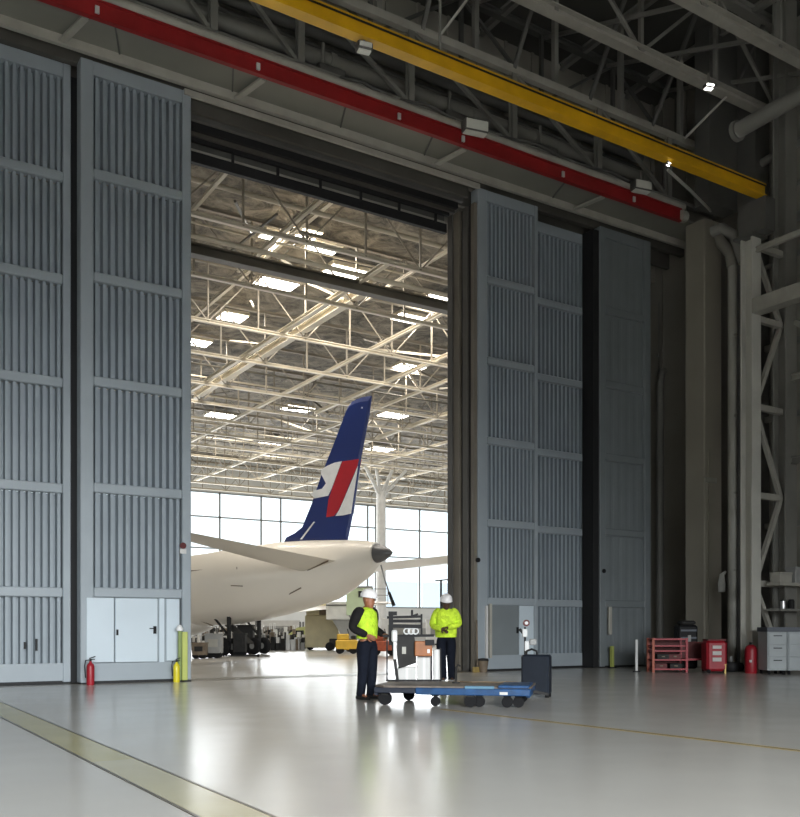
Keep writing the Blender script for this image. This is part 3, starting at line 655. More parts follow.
decal([(301.5, 539.5), (303.5, 539.5), (316.5, 522), (315, 522)], 'decal_white', 'white_dash')
decal([(362.4, 408.8), (363.6, 407.2), (364.2, 408.9)], 'decal_white', 'white_dot')
# stabilisers and wings: lofted aerofoils
def wing(name, roots, tips, th, m):
    (a, b_), (c, d) = roots, tips
    def sec(le, te, t):
        up = Vector((0, 0, t/2)); ch = te-le
        return [le, le+ch*.1+up*.8, le+ch*.35+up, le+ch*.7+up*.6, te, le+ch*.7-up*.6, le+ch*.35-up, le+ch*.1-up*.8]
    return MB().loft([sec(a, b_, th), sec(a.lerp(c, .5), b_.lerp(d, .5), th*.75), sec(c, d, th*.5)]).build(name, M[m], ac)
sA = s_of(314)
rLE = at(300, 573, 34.7); rTE = at(328.5, 560.5, 33.6)
inset = -PT*.6
tLE = at(168, 536, 27.6); tTE = at(172, 529, 26.9)
wing('stabiliser', (rLE+inset+Vector((0, 0, 0)), rTE+inset), (tLE, tTE), .10, 'plane_shaded')
MB().bar(rTE+PT*.02+Vector((0,0,-.02)), rLE+PT*.02+Vector((0,0,-.03)), .03, .05).build('stabiliser_root_seal', M['gse_brown'], ac)
sLE = at(372, 572, 36.2); sTE = at(379, 563, 34.4); wing('stabiliser', (sLE, sTE), (at(470, 562, 41.5), at(470, 553, 40.6)), .10, 'plane')
cw = T0+H*12
wing('wing', (cw+PT*1+H*2.6+Vector((0, 0, 1.7)), cw+PT*1-H*2.2+Vector((0, 0, 1.5))), (cw+PT*13-H*2.5+Vector((0, 0, 2.5)), cw+PT*13-H*3.7+Vector((0, 0, 2.5))), .4, 'plane')
wing('wing', (cw-PT*1+H*2.6+Vector((0, 0, 1.7)), cw-PT*1-H*2.2+Vector((0, 0, 1.5))), (cw-PT*13-H*2.5+Vector((0, 0, 2.5)), cw-PT*13-H*3.7+Vector((0, 0, 2.5))), .4, 'plane')
# belly fairing, hatches
c = T0+H*10.6; rings = []
for ds, k in ((-2.0, .15), (-1.4, .6), (-.6, .9), (.6, 1), (2.2, 1), (3.4, .6), (4, .15)):
    rings.append([c+H*ds+PT*(math.cos(2*PI*i/18)*1.35*k)+Vector((0, 0, 1.45+math.sin(2*PI*i/18)*.72*k)) for i in range(18)])
MB().loft(rings).build('belly_fairing', M['plane'], ac)
def hatch(pts, name='panel_line'):
    b = MB()
    for (ax, ay), (bx, by) in zip(pts, pts[1:]):
        def surf(px, py):
            s = s_of(px); q = on_axis(px, py); i = min(range(len(stn)), key=lambda k: abs(stn[k][0]-px))
            zt, zb_ = on_axis(px, stn[i][1]).z, on_axis(px, stn[i][2]).z; r = (zt-zb_)/2; dz = max(-.95, min(.95, (q.z-(zt+zb_)/2)/r)); return q+PT*(r*math.sqrt(1-dz*dz)+.0)
        b.bar(surf(ax, ay), surf(bx, by), .03, .04)
    return b.build(name, M['gse_brown'], ac)
hatch([(211, 573), (247, 570.5)]); hatch([(258, 587), (269, 587.5)]); hatch([(262, 569), (262.6, 571)]); hatch([(204, 614), (222, 626)]); hatch([(307, 595), (321, 589)]); hatch([(214, 595), (216, 595)])
# landing gear
def gear(cpt, name='landing_gear', w=2, ztop=1.6):
    g = MB().cyl(cpt+Vector((0, 0, .35)), cpt+Vector((0, 0, ztop)), .09).bar(cpt+Vector((0, 0, .9))+H*.1, cpt+H*.9+Vector((0, 0, ztop)), .07).build('gear_leg', M['gse_dark'], ac)
    for sd in (-1, 1):
        b = MB(); q0 = cpt+PT*sd*.16; q1 = cpt+PT*sd*.42
        b.lathe((0, 0, 0), [(.16, -.13), (.3, -.12), (.36, -.06), (.37, 0), (.36, .06), (.3, .12), (.16, .13)], 24)
        rot = PT.to_track_quat('Z', 'Y').to_matrix(); b.v = [rot @ v+cpt+PT*sd*.3+Vector((0, 0, .37)) for v in b.v]
        wh = b.build('wheel', M['tyre'], g)
        MB().cyl(cpt+PT*sd*.16+Vector((0, 0, .37)), cpt+PT*sd*.45+Vector((0, 0, .37)), .13).build('hub', M['grey_mid'], wh)
    return g
def fl(px, d): return P((px-CX)/F*d, d, 0)
gear(fl(229, 37.3)); gear(fl(259, 39.5)); gear(T0+H*27)
MB().box(0, 0.03, -.5, .5, 0, .6)
a, c = fl(250, 38), Vector((0, 0, 0))
MB().bar(a+Vector((0, 0, .5)), a+H*1.6+Vector((0, 0, 1.5)), .5, .04).build('gear_door', M['gse_dark'], ac)
# tail mast / hose hanging off the cone
A = at(381, 565, 34.2); B_ = at(389, 592, 34.2); C_ = at(394, 606, 34.2)
t = empty('tail_hose', tuple(C_), label='thin hose with dark nozzle hanging from the tail cone', cat='hose')
MB().tube([A, A.lerp(B_, .5)+Vector((-.03, 0, 0)), B_], .03, 6).build('hose_line', M['grey_mid'], t); MB().tube([B_, C_], [.05, .07], 8).build('nozzle', M['gse_dark'], t)

# ------------------------------------------------------------------ far hangar ground equipment
def wheels(t, w, l, r=.16, m='tyre'):
    for sx in (-1, 1):
        for sy in (-1, 1):
            x, y = sx*(w/2-r), sy*(l/2-.06); MB().cyl((x, y-.05, r), (x, y+.05, r), r).build('wheel', M[m], t, world=False)
ROT = -TH
def gse_box(px, d, w, l, z0, h, m, label, name='equipment_box', cat='equipment', wh=True, group=None, detail='gse_dark'):
    q = fl(px, d); t = empty(name, tuple(q), ROT, label=label, cat=cat, group=group)
    MB().rbox(-w/2, w/2, -l/2, l/2, z0, z0+h, .03).build('body', M[m], t, world=False)
    MB().box(-w/2-.02, w/2+.02, -l/2-.02, l/2+.02, z0+h*.97, z0+h+.03).build('lid', M[m], t, world=False)
    MB().box(-w*.3, w*.3, -l/2-.03, -l/2, z0+h*.35, z0+h*.75).build('front_panel', M[detail], t, world=False)
    if wh: wheels(t, w, l, max(z0, .1))
    return t
# tall cream cabinet (two stacked shapes)
q = fl(320.5, 47.5); t = empty('cream_cabinet', tuple(q), ROT, label='tall cream equipment cabinet on castors under the tail', cat='cabinet')
MB().rbox(-.76, .72, -.5, .5, .12, 1.80, .04).build('body', M['beige_cab'], t, world=False)
MB().rbox(-.70, .62, -.45, .45, 1.80, 2.4, .04).build('upper_cover', M['beige_cab'], t, world=False)
MB().box(-.02, .5, -.49, -.44, 1.8, 2.25).build('vent', M['gse_brown'], t, world=False)
MB().prism([(.62, -.4, .2), (1.15, -.4, .25), (.95, -.4, 1.1), (.62, -.4, 1.6)], (0, .6, 0)).build('side_fender', M['beige_cab'], t, world=False)
wheels(t, 1.3, 1, .13)
q = fl(296, 53); t = empty('ground_unit', tuple(q), ROT, label='pale lime ground unit with hood beside the cream cabinet', cat='vehicle')
MB().prism([(-.6, 0, .15), (.75, 0, .15), (.75, 0, 1.25), (.1, 0, 1.15), (-.35, 0, .8), (-.6, 0, .6)], (0, .9, 0)).build('body', M['lime'], t, world=False)
MB().box(.0, .5, -.5, -.45, .75, 1.0).build('window', M['gse_dark'], t, world=False); wheels(t, 1.4, .9, .18)
def tug(px, d, w, m, label):
    q = fl(px, d); t = empty('baggage_tug', tuple(q), ROT, label=label, cat='vehicle')
    MB().rbox(-w/2, w/2, -.4, .4, .18, .62, .05).build('chassis', M[m], t, world=False)
    MB().rbox(-w/2+.05, w*.1, -.35, .35, .62, .88, .04).build('hood', M[m], t, world=False)
    MB().rbox(w*.2, w*.42, -.3, .3, .62, .8, .03).build('seat', M['gse_dark'], t, world=False)
    MB().bar((w*.1, 0, .8), (w*.02, 0, 1.1), .04).build('steering_column', M['gse_dark'], t, world=False)
    wheels(t, w, .8, .18); return t
tug(347, 40.5, .95, 'gse_yellow', 'yellow tug parked behind the standing man')
tug(384, 38, 1.0, 'orange_red', 'orange red tug seen between the man and the machine rack')
# white cabin truck and green lift box
q = fl(339, 46); t = empty('service_truck', tuple(q), ROT, label='white service truck with dark raised underside behind the yellow tug', cat='vehicle')
MB().rbox(-.6, .6, -.7, .7, 1.55, 2.45, .04).build('body', M['grey_white'], t, world=False)
MB().box(-.6, .62, -.73, -.7, 2.25, 2.3).build('trim_line', M['gse_dark'], t, world=False)
MB().prism([(-.3, 0, 1.55), (.9, 0, 1.55), (1.0, 0, .75), (.3, 0, .55)], (0, 1.2, 0)).build('underside', M['grey_mid'], t, world=False)
MB().box(-.45, .9, -.5, .5, .2, .6).build('chassis', M['gse_dark'], t, world=False); wheels(t, 1.3, 1.1, .22)
q = fl(360, 44); t = empty('scissor_lift', tuple(q), ROT, label='pale green scissor lift box raised above the man in the far hangar', cat='vehicle')
MB().rbox(-.62, .6, -.6, .6, 1.75, 3.05, .03).build('cabin', M['pale_green'], t, world=False)
MB().box(-.64, .62, -.62, .62, 3.05, 3.13).build('roof_rim', M['grey_mid'], t, world=False)
MB().box(-.05, .2, -.63, -.6, 2.6, 2.9).build('window', M['gse_dark'], t, world=False)
for a in (-1, 1): MB().bar((-.5*a, -.4, .4), (.5*a, -.4, 1.75), .08).build('scissor_arm', M['grey_mid'], t, world=False)
MB().box(-.7, .7, -.5, .5, .2, .42).build('chassis', M['grey_white'], t, world=False); wheels(t, 1.4, 1, .2)
for z in (2.3, 2.7, 3.0): MB().bar((.6, -.5, z), (1.35, -.5, z), .035).build('guard_rail', M['grey_mid'], t, world=False)
MB().bar((1.35, -.5, 2.3), (1.35, -.5, 3.0), .035).build('guard_rail', M['grey_mid'], t, world=False)
# cart on castors beside the landing gear
gse_box(214, 34.5, .62, .5, .18, .72, 'grey_mid', 'grey boxy ground cart on castors left of the landing gear', 'ground_cart', detail='edge')
gse_box(240, 37, .5, .5, .15, .75, 'gse_dark', 'black power unit right behind the main wheels', 'power_unit')
gse_box(246, 40, .7, .5, .15, 1.1, 'gse_dark', 'tall black power unit between the two landing gears', 'power_unit')
gse_box(200, 34, .5, .5, .12, .45, 'gse_brown', 'low brown cart near the door edge under the aircraft', 'ground_cart')
q = fl(243, 36); t = empty('tow_bar', tuple(q), ROT, label='flat tow bar lying on the floor under the landing gear', cat='tow bar')
MB().bar((-.7, 0, .05), (.6, 0, .05), .05).build('bar', M['gse_dark'], t, world=False); MB().cyl((.6, -.04, .06), (.6, .04, .06), .06).build('wheel', M['tyre'], t, world=False)
# scattered carts and crates along the far side
cm = ['gse_dark', 'grey_white', 'grey_mid', 'paper', 'gse_dark', 'grey_white', 'gse_brown', 'gse_brown', 'gse_dark']
wordy = {'gse_dark': 'black', 'grey_white': 'off white', 'grey_mid': 'grey', 'paper': 'white', 'gse_brown': 'brown', 'red_cab': 'red'}
for i in range(92):
    px = 195+(i % 23)*4.9; d = (47, 51.5, 56, 60.5)[i//23]; px += (i//23)*1.3; m_ = cm[(i*5) % 9]; w_ = rnd.uniform(.13, .24)*d/48*4.9/4; w_ *= 1.05; h_ = rnd.uniform(.4, .95)+i//23*.22
    w_ = min(w_, .24*d/50); q = fl(px, d); t = empty('equipment_crate', tuple(q), ROT+rnd.uniform(-.06, .06), label='small %s crate or cart in the crowd beyond the landing gear' % wordy[m_], cat='crate', group='%s crates beyond the landing gear' % wordy[m_])
    MB().rbox(-w_/2, w_/2, -.25, .25, 0, .12+h_*.6, .02).build('body', M[m_], t, world=False)
    for sx in ((-1, 1) if i % 3 == 0 else ()):
        MB().bar((sx*w_*.45, -.28, 0), (sx*w_*.45, -.28, .12+h_), .045).bar((sx*w_*.45, .28, 0), (sx*w_*.45, .28, .12+h_), .045).bar((sx*w_*.45, -.28, .1+h_), (sx*w_*.45, .28, .1+h_), .045).build('frame', M[cm[(i*5+4) % 9]], t, world=False)
    MB().box(-w_*.4, w_*.3, -.25, .2, .12+h_*.6, .12+h_*.6+rnd.uniform(.1, .3)).build('load', M[cm[(i*7+3) % 9]], t, world=False)
for i, (px, d, w_, h_, m_, lab) in enumerate(((398, 60, 2.2, 1.6, 'grey_white', 'white low trailer under the far windows'), (420, 62, 2.4, 1.3, 'paper', 'white covered pallet under the far windows'), (437, 58, 1.4, 1.5, 'grey_white', 'off white cabinet near the dark jamb in the far hangar'), (276, 66, 3.5, 1.5, 'paper', 'white sheeted stand at the back of the far hangar'), (330, 64, 2.0, 1.3, 'grey_white', 'off white bench behind the cream cabinet'), (364, 60, 2.0, 1.2, 'grey_white', 'off white bench behind the green lift'))):
    gse_box(px, d, w_, .8, .15, h_, m_, lab, 'storage_unit', detail='grey_mid')
q = fl(441, 62); t = empty('light_mast', tuple(q), ROT, label='dark mast with cross arm before the far windows', cat='mast')
MB().cyl((0, 0, 0), (0, 0, 4.4), .07).build('pole', M['gse_dark'], t, world=False); MB().bar((-.4, 0, 4.35), (.7, 0, 4.45), .08).build('arm', M['gse_dark'], t, world=False)

# ------------------------------------------------------------------ extinguishers, posts
def extinguisher(px, py, Yp, s, m, label, name='fire_extinguisher'):
    q = onY(px, py, Yp); t = empty(name, (q.x, Yp, 0), label=label, cat='extinguisher')
    MB().lathe((0, 0, 0), [(.075*s, 0), (.08*s, .02*s), (.08*s, .38*s), (.07*s, .43*s), (.03*s, .47*s), (.025*s, .5*s)], 18).build('cylinder', M[m], t, world=False)
    MB().cyl((0, 0, .5*s), (0, 0, .55*s), .025*s).bar((-.02, 0, .56*s), (.1*s, 0, .6*s), .02*s).bar((-.02, 0, .54*s), (.09*s, 0, .54*s), .018*s).build('valve', M['black'], t, world=False)
    MB().tube([(0, 0, .53*s), (-.1*s, 0, .52*s), (-.12*s, 0, .4*s), (-.1*s, 0, .15*s)], .012*s, 6).build('hose', M['black'], t, world=False)
    return t
extinguisher(90.5, 680, 18.75, .95, 'red_cab', 'red fire extinguisher at the foot of the wicket door leaf')
extinguisher(176.5, 680, 18.80, .85, 'ext_yellow', 'yellow extinguisher beside the green post')
q = onY(179.5, 680, 18.88); t = empty('marker_post', (q.x, 18.88, 0), label='slim moss green post with pale cap by the yellow extinguisher', cat='post')
MB().box(-.03, .03, -.03, .03, 0, 1.08).build('post', M['green_d'], t, world=False); MB().lathe((0, 0, 1.08), [(.07, 0), (.08, .04), (.05, .1), (.01, .13)], 12).build('cap', M['grey_white'], t, world=False)
MB().box(-.08, .08, -.06, .06, 0, .03).build('foot', M['seal'], t, world=False)
q = onY(184.5, 680, 18.9); t = empty('guard_post', (q.x, 18.9, 0), label='yellow green guard strip at the right edge of the wicket leaf', cat='post')
MB().rbox(-.06, .06, -.04, .04, .03, 1.06, .01).build('post', M['yg'], t, world=False); MB().box(-.1, .12, -.08, .08, 0, .03).build('foot', M['seal'], t, world=False)
q = onY(612, 668, 18.85); t = empty('marker_post', (q.x, 18.85, 0), label='short yellow green post before the smooth door leaf', cat='post')
MB().box(-.045, .045, -.04, .04, 0, .62).build('post', M['yg'], t, world=False); MB().box(-.1, .1, -.08, .08, 0, .03).build('foot', M['seal'], t, world=False)
q = fl(636.5, 23.7); t = empty('bollard', tuple(q), label='thin white bollard left of the red rack', cat='post')
MB().cyl((0, 0, .03), (0, 0, .84), .035).build('post', M['grey_white'], t, world=False); MB().cyl((0, 0, 0), (0, 0, .03), .1).build('foot', M['seal'], t, world=False)
# odds by the jamb
q = onY(482, 672, 18.8); t = empty('waste_bin', (q.x, 18.75, 0), label='small brown bin standing against the jamb', cat='bin')
MB().lathe((0, 0, 0), [(.1, 0), (.14, .3), (.13, .3), (.09, .04)], 14).build('bin_body', M['gse_brown'], t, world=False); MB().lathe((0, 0, .3), [(.15, 0), (.13, .05), (.02, .07)], 14).build('lid', M['gse_dark'], t, world=False)
q = onY(478, 672, 18.8); t = empty('broom', (q.x, 18.82, 0), label='thin brown broom leaning at the jamb beside the bin', cat='broom')
MB().cyl((0, 0, .1), (.05, .1, 1.35), .02).build('handle', M['gse_brown'], t, world=False); MB().rbox(-.14, .14, -.04, .04, 0, .14, .01).build('brush_head', M['brass'], t, world=False)

# ------------------------------------------------------------------ right clutter
def LOC(px, d): return fl(px, d)
q = LOC(667, 23.7); w_ = 33/F*23.7; h_ = .88; t = empty('red_rack', tuple(q), ROT, label='red open rack with orange corner posts and shelves', cat='rack')
for sx, m_ in ((-1, 'red_orange'), (1, 'red_cab')):
    for y in (-.25, .25): MB().box(sx*w_/2-.03, sx*w_/2+.03, y-.03, y+.03, 0, h_).build('post', M[m_], t, world=False)
for z in (.08, .32, .55, .68, h_-.03): MB().box(-w_/2, w_/2, -.27, .27, z-.02, z+.02).build('shelf', M['red_cab'], t, world=False)
MB().box(-w_/2, w_/2, .24, .28, .05, h_).build('back_panel', M['red_dark'], t, world=False)
for i, (x, z, m_) in enumerate(((-.2, .10, 'red_dark'), (.15, .34, 'red_dark'), (-.15, .34, 'gse_dark'), (.18, .10, 'gse_dark'))):
    tt = empty('tool_tray', tuple(MATS[t.name] @ Vector((x, 0, z))), ROT, label=['dark red tray at lower left in the red rack', 'dark red tray at middle right in the red rack', 'black tray at middle left in the red rack', 'black tray at lower right in the red rack'][i], cat='tray')
    MB().box(-.15, .15, -.18, .18, 0, .12).build('tray_body', M[m_], tt, world=False); MB().box(-.04, .04, -.2, -.18, .05, .08).build('handle', M['gse_brown'], tt, world=False)
q = LOC(694.5, 23.9); t = empty('red_bench', tuple(q), ROT, label='low red bench frame between the rack and the red drum cart', cat='bench')
MB().box(-.32, .32, -.25, .25, .30, .35).build('bench_top', M['red_cab'], t, world=False)
for x in (-.3, .3):
    for y in (-.22, .22): MB().box(x-.025, x+.025, y-.025, y+.025, 0, .3).build('leg', M['red_dark'], t, world=False)
MB().box(-.3, .32, .2, .25, .35, .78).build('backboard', M['red_dark'], t, world=False)
q = LOC(686, 24.6); t = empty('black_machine', tuple(q), ROT, label='black compressor unit standing behind the red bench', cat='machine')
MB().rbox(-.28, .26, -.2, .2, .05, 1.22, .05).build('body', M['black'], t, world=False); MB().rbox(-.2, .2, -.22, .18, 1.22, 1.34, .04).build('hood', M['gse_dark'], t, world=False)
MB().box(-.02, .06, -.24, -.2, .4, .95).build('gauge_strip', M['grey_mid'], t, world=False)
for z in (1.05, .85): MB().box(-.2, .22, -.22, -.2, z, z+.05).build('slot', M['grey_dark'], t, world=False)
q = LOC(714, 23.2); t = empty('red_cart', tuple(q), ROT, label='rounded red tool cart with white labels', cat='cart')
MB().rbox(-.26, .26, -.24, .24, .05, .82, .06).build('body', M['red_cab'], t, world=False)
MB().box(-.22, .24, -.2, .22, .82, .86).build('top_tray', M['red_dark'], t, world=False)
for z, h2 in ((.62, .10), (.46, .12), (.30, .12)): MB().box(-.12, .10, -.26, -.235, z, z+h2*.8).build('label_plate', M['paper'], t, world=False)
for x in (-.2, .2): MB().cyl((x, -.22, .05), (x, -.18, .05), .05).build('wheel', M['tyre'], t, world=False)
q = LOC(725, 23.0); t = empty('brass_post', tuple(q), ROT, label='short brass coloured stub post right of the red cart', cat='post')
MB().cyl((0, 0, 0), (0, 0, .2), .04).build('post', M['brass'], t, world=False); MB().cyl((0, 0, .2), (0, 0, .23), .05).build('cap', M['brass'], t, world=False)
q = LOC(731, 23.9); t = empty('hose_reel', tuple(q), ROT, label='dark hose reel lying at the foot of the pipe', cat='hose reel')
MB().lathe((0, 0, 0), [(.1, 0), (.3, .02), (.34, .12), (.3, .24), (.1, .26)], 18).build('reel', M['black'], t, world=False); MB().cyl((0, 0, .26), (0, 0, .4), .05).build('spindle', M['grey_mid'], t, world=False)
q = LOC(751, 23.0); t = empty('gas_cylinder', tuple(q), ROT, label='red gas cylinder at the foot of the lattice tower', cat='cylinder')
MB().lathe((0, 0, 0), [(.14, 0), (.15, .03), (.15, .6), (.12, .68), (.05, .72)], 18).build('tank', M['red_cab'], t, world=False); MB().cyl((0, 0, .72), (0, 0, .78), .04).build('valve', M['gse_dark'], t, world=False)
MB().box(-.1, -.04, -.16, -.14, .28, .34).build('tag', M['paper'], t, world=False)
# grey cabinet pair
q = LOC(790, 22.6); W2 = .70
for i, (x0, x1, m_, lab) in enumerate(((-.68, -.20, 'grey_cab', 'grey steel tool cabinet at the right edge, left unit'), (-.19, .75, 'grey_cab', 'wide grey steel tool cabinet cut by the right edge of the view'))):
    t = empty('tool_cabinet', tuple(q+Vector((R[0], R[1], 0))*((x0+x1)/2)), ROT, label=lab, cat='cabinet')
    hw = (x1-x0)/2
    MB().rbox(-hw, hw, -.3, .3, .1, 1.05, .015).build('body', M[m_], t, world=False)
    MB().box(-hw-.01, hw+.01, -.32, .32, 1.05, 1.16).build('worktop', M['grey_dark'], t, world=False)
    for z0, z1 in ((.14, .42), (.44, .72), (.74, 1.02)):
        d_ = MB().rbox(-hw+.03, hw-.03, -.325, -.3, z0, z1, .006).build('drawer', M[m_], t, world=False)
        MB().box(-.1, .1, -.35, -.325, z1-.08, z1-.06).build('handle', M['gse_dark'], d_, world=False)
    for x in (-hw+.06, hw-.06):
        for y in (-.24, .24): MB().cyl((x, y, .0), (x, y, .1), .035).build('castor', M['tyre'], t, world=False)

# ------------------------------------------------------------------ trolley in front
q = P(.86, 13.75, 0); TR = ROT-.21
tr = empty('platform_trolley', tuple(q), TR, label='low blue platform trolley on castors in front of the two workers', cat='trolley')
L2, W2 = 1.14, .62
MB().prism([(-L2, -W2+.12, .285), (-L2+.15, -W2, .285), (L2-.05, -W2, .285), (L2, -W2+.1, .285), (L2, W2-.1, .285), (L2-.1, W2, .285), (-L2+.1, W2, .285), (-L2, W2-.1, .285)], (0, 0, .03)).build('deck', M['deck_wood'], tr, world=False)
MB().rbox(-L2*.45, L2, -W2-.03, -W2+.03, .175, .275, .01).build('side_rail', M['cart_blue'], tr, world=False)
MB().rbox(-L2, -L2*.45, -W2+.0, -W2+.06, .19, .27, .01).build('side_rail', M['cart_navy'], tr, world=False)
MB().rbox(-L2, L2, W2-.06, W2, .15, .27, .01).build('side_rail', M['cart_navy'], tr, world=False)
for x in (-L2+.02, L2-.04): MB().rbox(x-.03, x+.03, -W2+.04, W2-.06, .15, .27, .01).build('end_rail', M['cart_blue' if x > 0 else 'cart_navy'], tr, world=False)
MB().rbox(L2*.18, L2*.55, -W2-.05, -W2+.05, .27, .31, .008).build('step_plate', mat('pale_blue_plate', (.10, .21, .30), .4), tr, world=False)
MB().rbox(L2*.6, L2-.02, -W2-.04, W2*.3, .285, .325, .008).build('step_plate', M['cart_blue'], tr, world=False)
MB().box(L2*.62, L2*.72, -W2-.04, -W2-.028, .19, .23).build('maker_plate', M['paper'], tr, world=False)
MB().box(-.55, .4, -.3, .3, .16, .22).build('under_frame', M['gse_dark'], tr, world=False)
for x, y, r in ((-L2+.13, -W2+.18, .10), (-L2+.3, W2-.12, .09), (-.25, -W2+.15, .07), (.28, -W2+.05, .09), (.40, -W2+.12, .08), (L2-.34, -W2+.12, .08), (L2-.18, -W2+.14, .08), (L2-.2, W2-.15, .08)):
    f_ = MB().bar((x, y, r), (x, y, .2), .05).box(x-.05, x+.05, y-.05, y+.05, .15, .2).build('castor', M['gse_dark'], tr, world=False)
    MB().cyl((x, y-.03, r), (x, y+.03, r), r, n=18).build('wheel', M['tyre'], f_, world=False)
MB().bar((L2, 0, .2), (L2+.22, .02, .16), .04).build('tow_eye', M['gse_dark'], tr, world=False)
# loose cord on the deck
def TL(x, y, z): return MATS[tr.name] @ Vector((x, y, z))
MB().tube([TL(-.1+.1*i, .28+.06*math.sin(i*1.7), .315) for i in range(11)], .014, 6).build('air_hose', M['gse_brown'], label='thin brown hose lying across the trolley deck', cat='hose')
t = empty('hook_stand', tuple(TL(-.04, .15, .3)), TR, label='small hooked metal stand on the trolley deck before the woman', cat='stand')
MB().cyl((0, 0, 0), (0, 0, .02), .06).build('base', M['gse_dark'], t, world=False)
MB().tube([(0, 0, .02), (0, 0, .24), (.03, 0, .28), (.07, 0, .26)], .015, 6).build('hook', M['gse_dark'], t, world=False)

# machine rack on the trolley (placed behind its deck, on the deck's back half)
dR = 14.45
def rk(px): return (px-CX)/F*dR
q = P(rk(408), dR, .3); RKR = ROT
t = empty('machine_rack', tuple(q), RKR, label='black open machine rack carrying engine gear on the trolley', cat='rack')
def zz_(py): return (HY-py)/F*dR+ZC-.3
def lx(px): return (px-408)/F*dR
for px in (387, 431.5, 433.5):
    if px != 433.5: MB().box(lx(px)-.012, lx(px)+.012, -.02, .02, 0, zz_(640)).build('post', M['black'], t, world=False)
MB().bar((lx(397.5), -.05, 0), (lx(392.5), -.05, zz_(640)), .05, .06).build('leaning_post', M['gse_dark'], t, world=False)
MB().bar((lx(391), -.03, zz_(645)), (lx(391), -.03, zz_(612)), .07, .07).build('mast', M['black'], t, world=False)
MB().box(lx(388.5), lx(397), -.08, .04, zz_(615.5), zz_(611.5)).build('mast_head', M['black'], t, world=False)
MB().bar((lx(387), 0, zz_(617.5)), (lx(422), 0, zz_(616.5)), .05, .04).bar((lx(393), .06, zz_(621)), (lx(422), .06, zz_(621)), .04, .05).bar((lx(393), -.04, zz_(626)), (lx(421), -.04, zz_(626.5)), .04, .06).bar((lx(421.5), 0, zz_(614)), (lx(421.5), 0, zz_(636)), .03).bar((lx(412), 0, zz_(618)), (lx(412), 0, zz_(610)), .035).bar((lx(410), 0, zz_(617)), (lx(418), 0, zz_(614)), .03).build('top_frame', M['black'], t, world=False)
MB().bar((lx(383), 0, zz_(636)), (lx(434), 0, zz_(635.5)), .04, .04).build('cross_rail', M['black'], t, world=False)
MB().bar((lx(386), 0, .01), (lx(441), 0, .01), .03).build('base_rail', M['black'], t, world=False)
MB().bar((lx(441), 0, 0), (lx(440.5), 0, zz_(648)), .02).build('post', M['black'], t, world=False)
# dark curved engine cowl
pts = [(lx(x), 0, zz_(y)) for x, y in ((397, 637), (414.5, 637), (416.3, 650), (416, 663), (408, 665.5), (398.5, 668.5), (397, 655))]
cw_ = empty('engine_cowl', tuple(MATS[t.name] @ Vector((0, .03, .02))), RKR, label='dark curved cowl hanging inside the machine rack', cat='machine')
MB().prism([(a, b_, c-.02) for a, b_, c in pts], (0, .22, 0)).build('cowl_shell', M['gse_dark'], cw_, world=False)
MB().box(lx(402), lx(406), -.125, -.11, zz_(655), zz_(648)).build('label_plate', M['edge'], cw_, world=False)
pl = empty('white_tank', tuple(MATS[t.name] @ Vector((lx(394.5), -.14, zz_(659)))), RKR, label='slim white tank fixed to the leaning post of the rack', cat='tank')
MB().rbox(-.045, .045, -.03, .03, .27, .46, .02).build('tank_body', M['grey_white'], pl, world=False); MB().rbox(-.02, .03, -.02, .02, 0, .27, .008).build('tank_stem', M['grey_white'], pl, world=False)
gr = empty('coil_unit', tuple(MATS[t.name] @ Vector((lx(411), -.02, zz_(635)))), RKR, label='white coiled fan unit on top of the machine rack', cat='machine')
for k, x in enumerate((-.07, .0, .07)): MB().tube([(x+.045*math.cos(a*PI/6), -.02, .06+.045*math.sin(a*PI/6)) for a in range(13)], .012, 6).build('coil', M['grey_white'], gr, world=False)
MB().box(-.12, .12, .0, .05, 0, .03).build('coil_base', M['black'], gr, world=False)
ob = empty('orange_case', tuple(MATS[t.name] @ Vector((lx(423), -.04, zz_(656)))), RKR, label='brown orange case in the machine rack beside the woman', cat='case')
MB().rbox(lx(414.5)-lx(423), lx(432)-lx(423), -.1, .16, 0, zz_(641)-zz_(656), .012).build('case_body', M['orange'], ob, world=False)
MB().box(lx(427)-lx(423), lx(429.5)-lx(423), -.115, -.1, .05, .11).build('latch', M['grey_white'], ob, world=False)
MB().box(lx(425)-lx(423), lx(434)-lx(423), -.12, .0, .17, .26).build('carry_block', M['black'], ob, world=False)
for i, (xa, xb, yt, lab) in enumerate(((417.3, 431, 656.5, 'tall white carton under the orange case'), (433.5, 440.3, 649.5, 'narrow white carton at the right end of the rack'), (397.8, 416, 667, 'low white carton under the dark cowl'))):
    t2 = empty('white_carton', tuple(MATS[t.name] @ Vector((lx((xa+xb)/2), .06 if i < 2 else .05, .0))), RKR, label=lab, cat='carton')
    hw = (lx(xb)-lx(xa))/2; MB().rbox(-hw, hw, -.05, .14, .0, zz_(yt), .008).build('carton_body', M['paper'], t2, world=False)
    MB().box(-.02, .02, -.053, -.05, 0, zz_(yt)-.01).build('tape', M['grey_white'], t2, world=False)
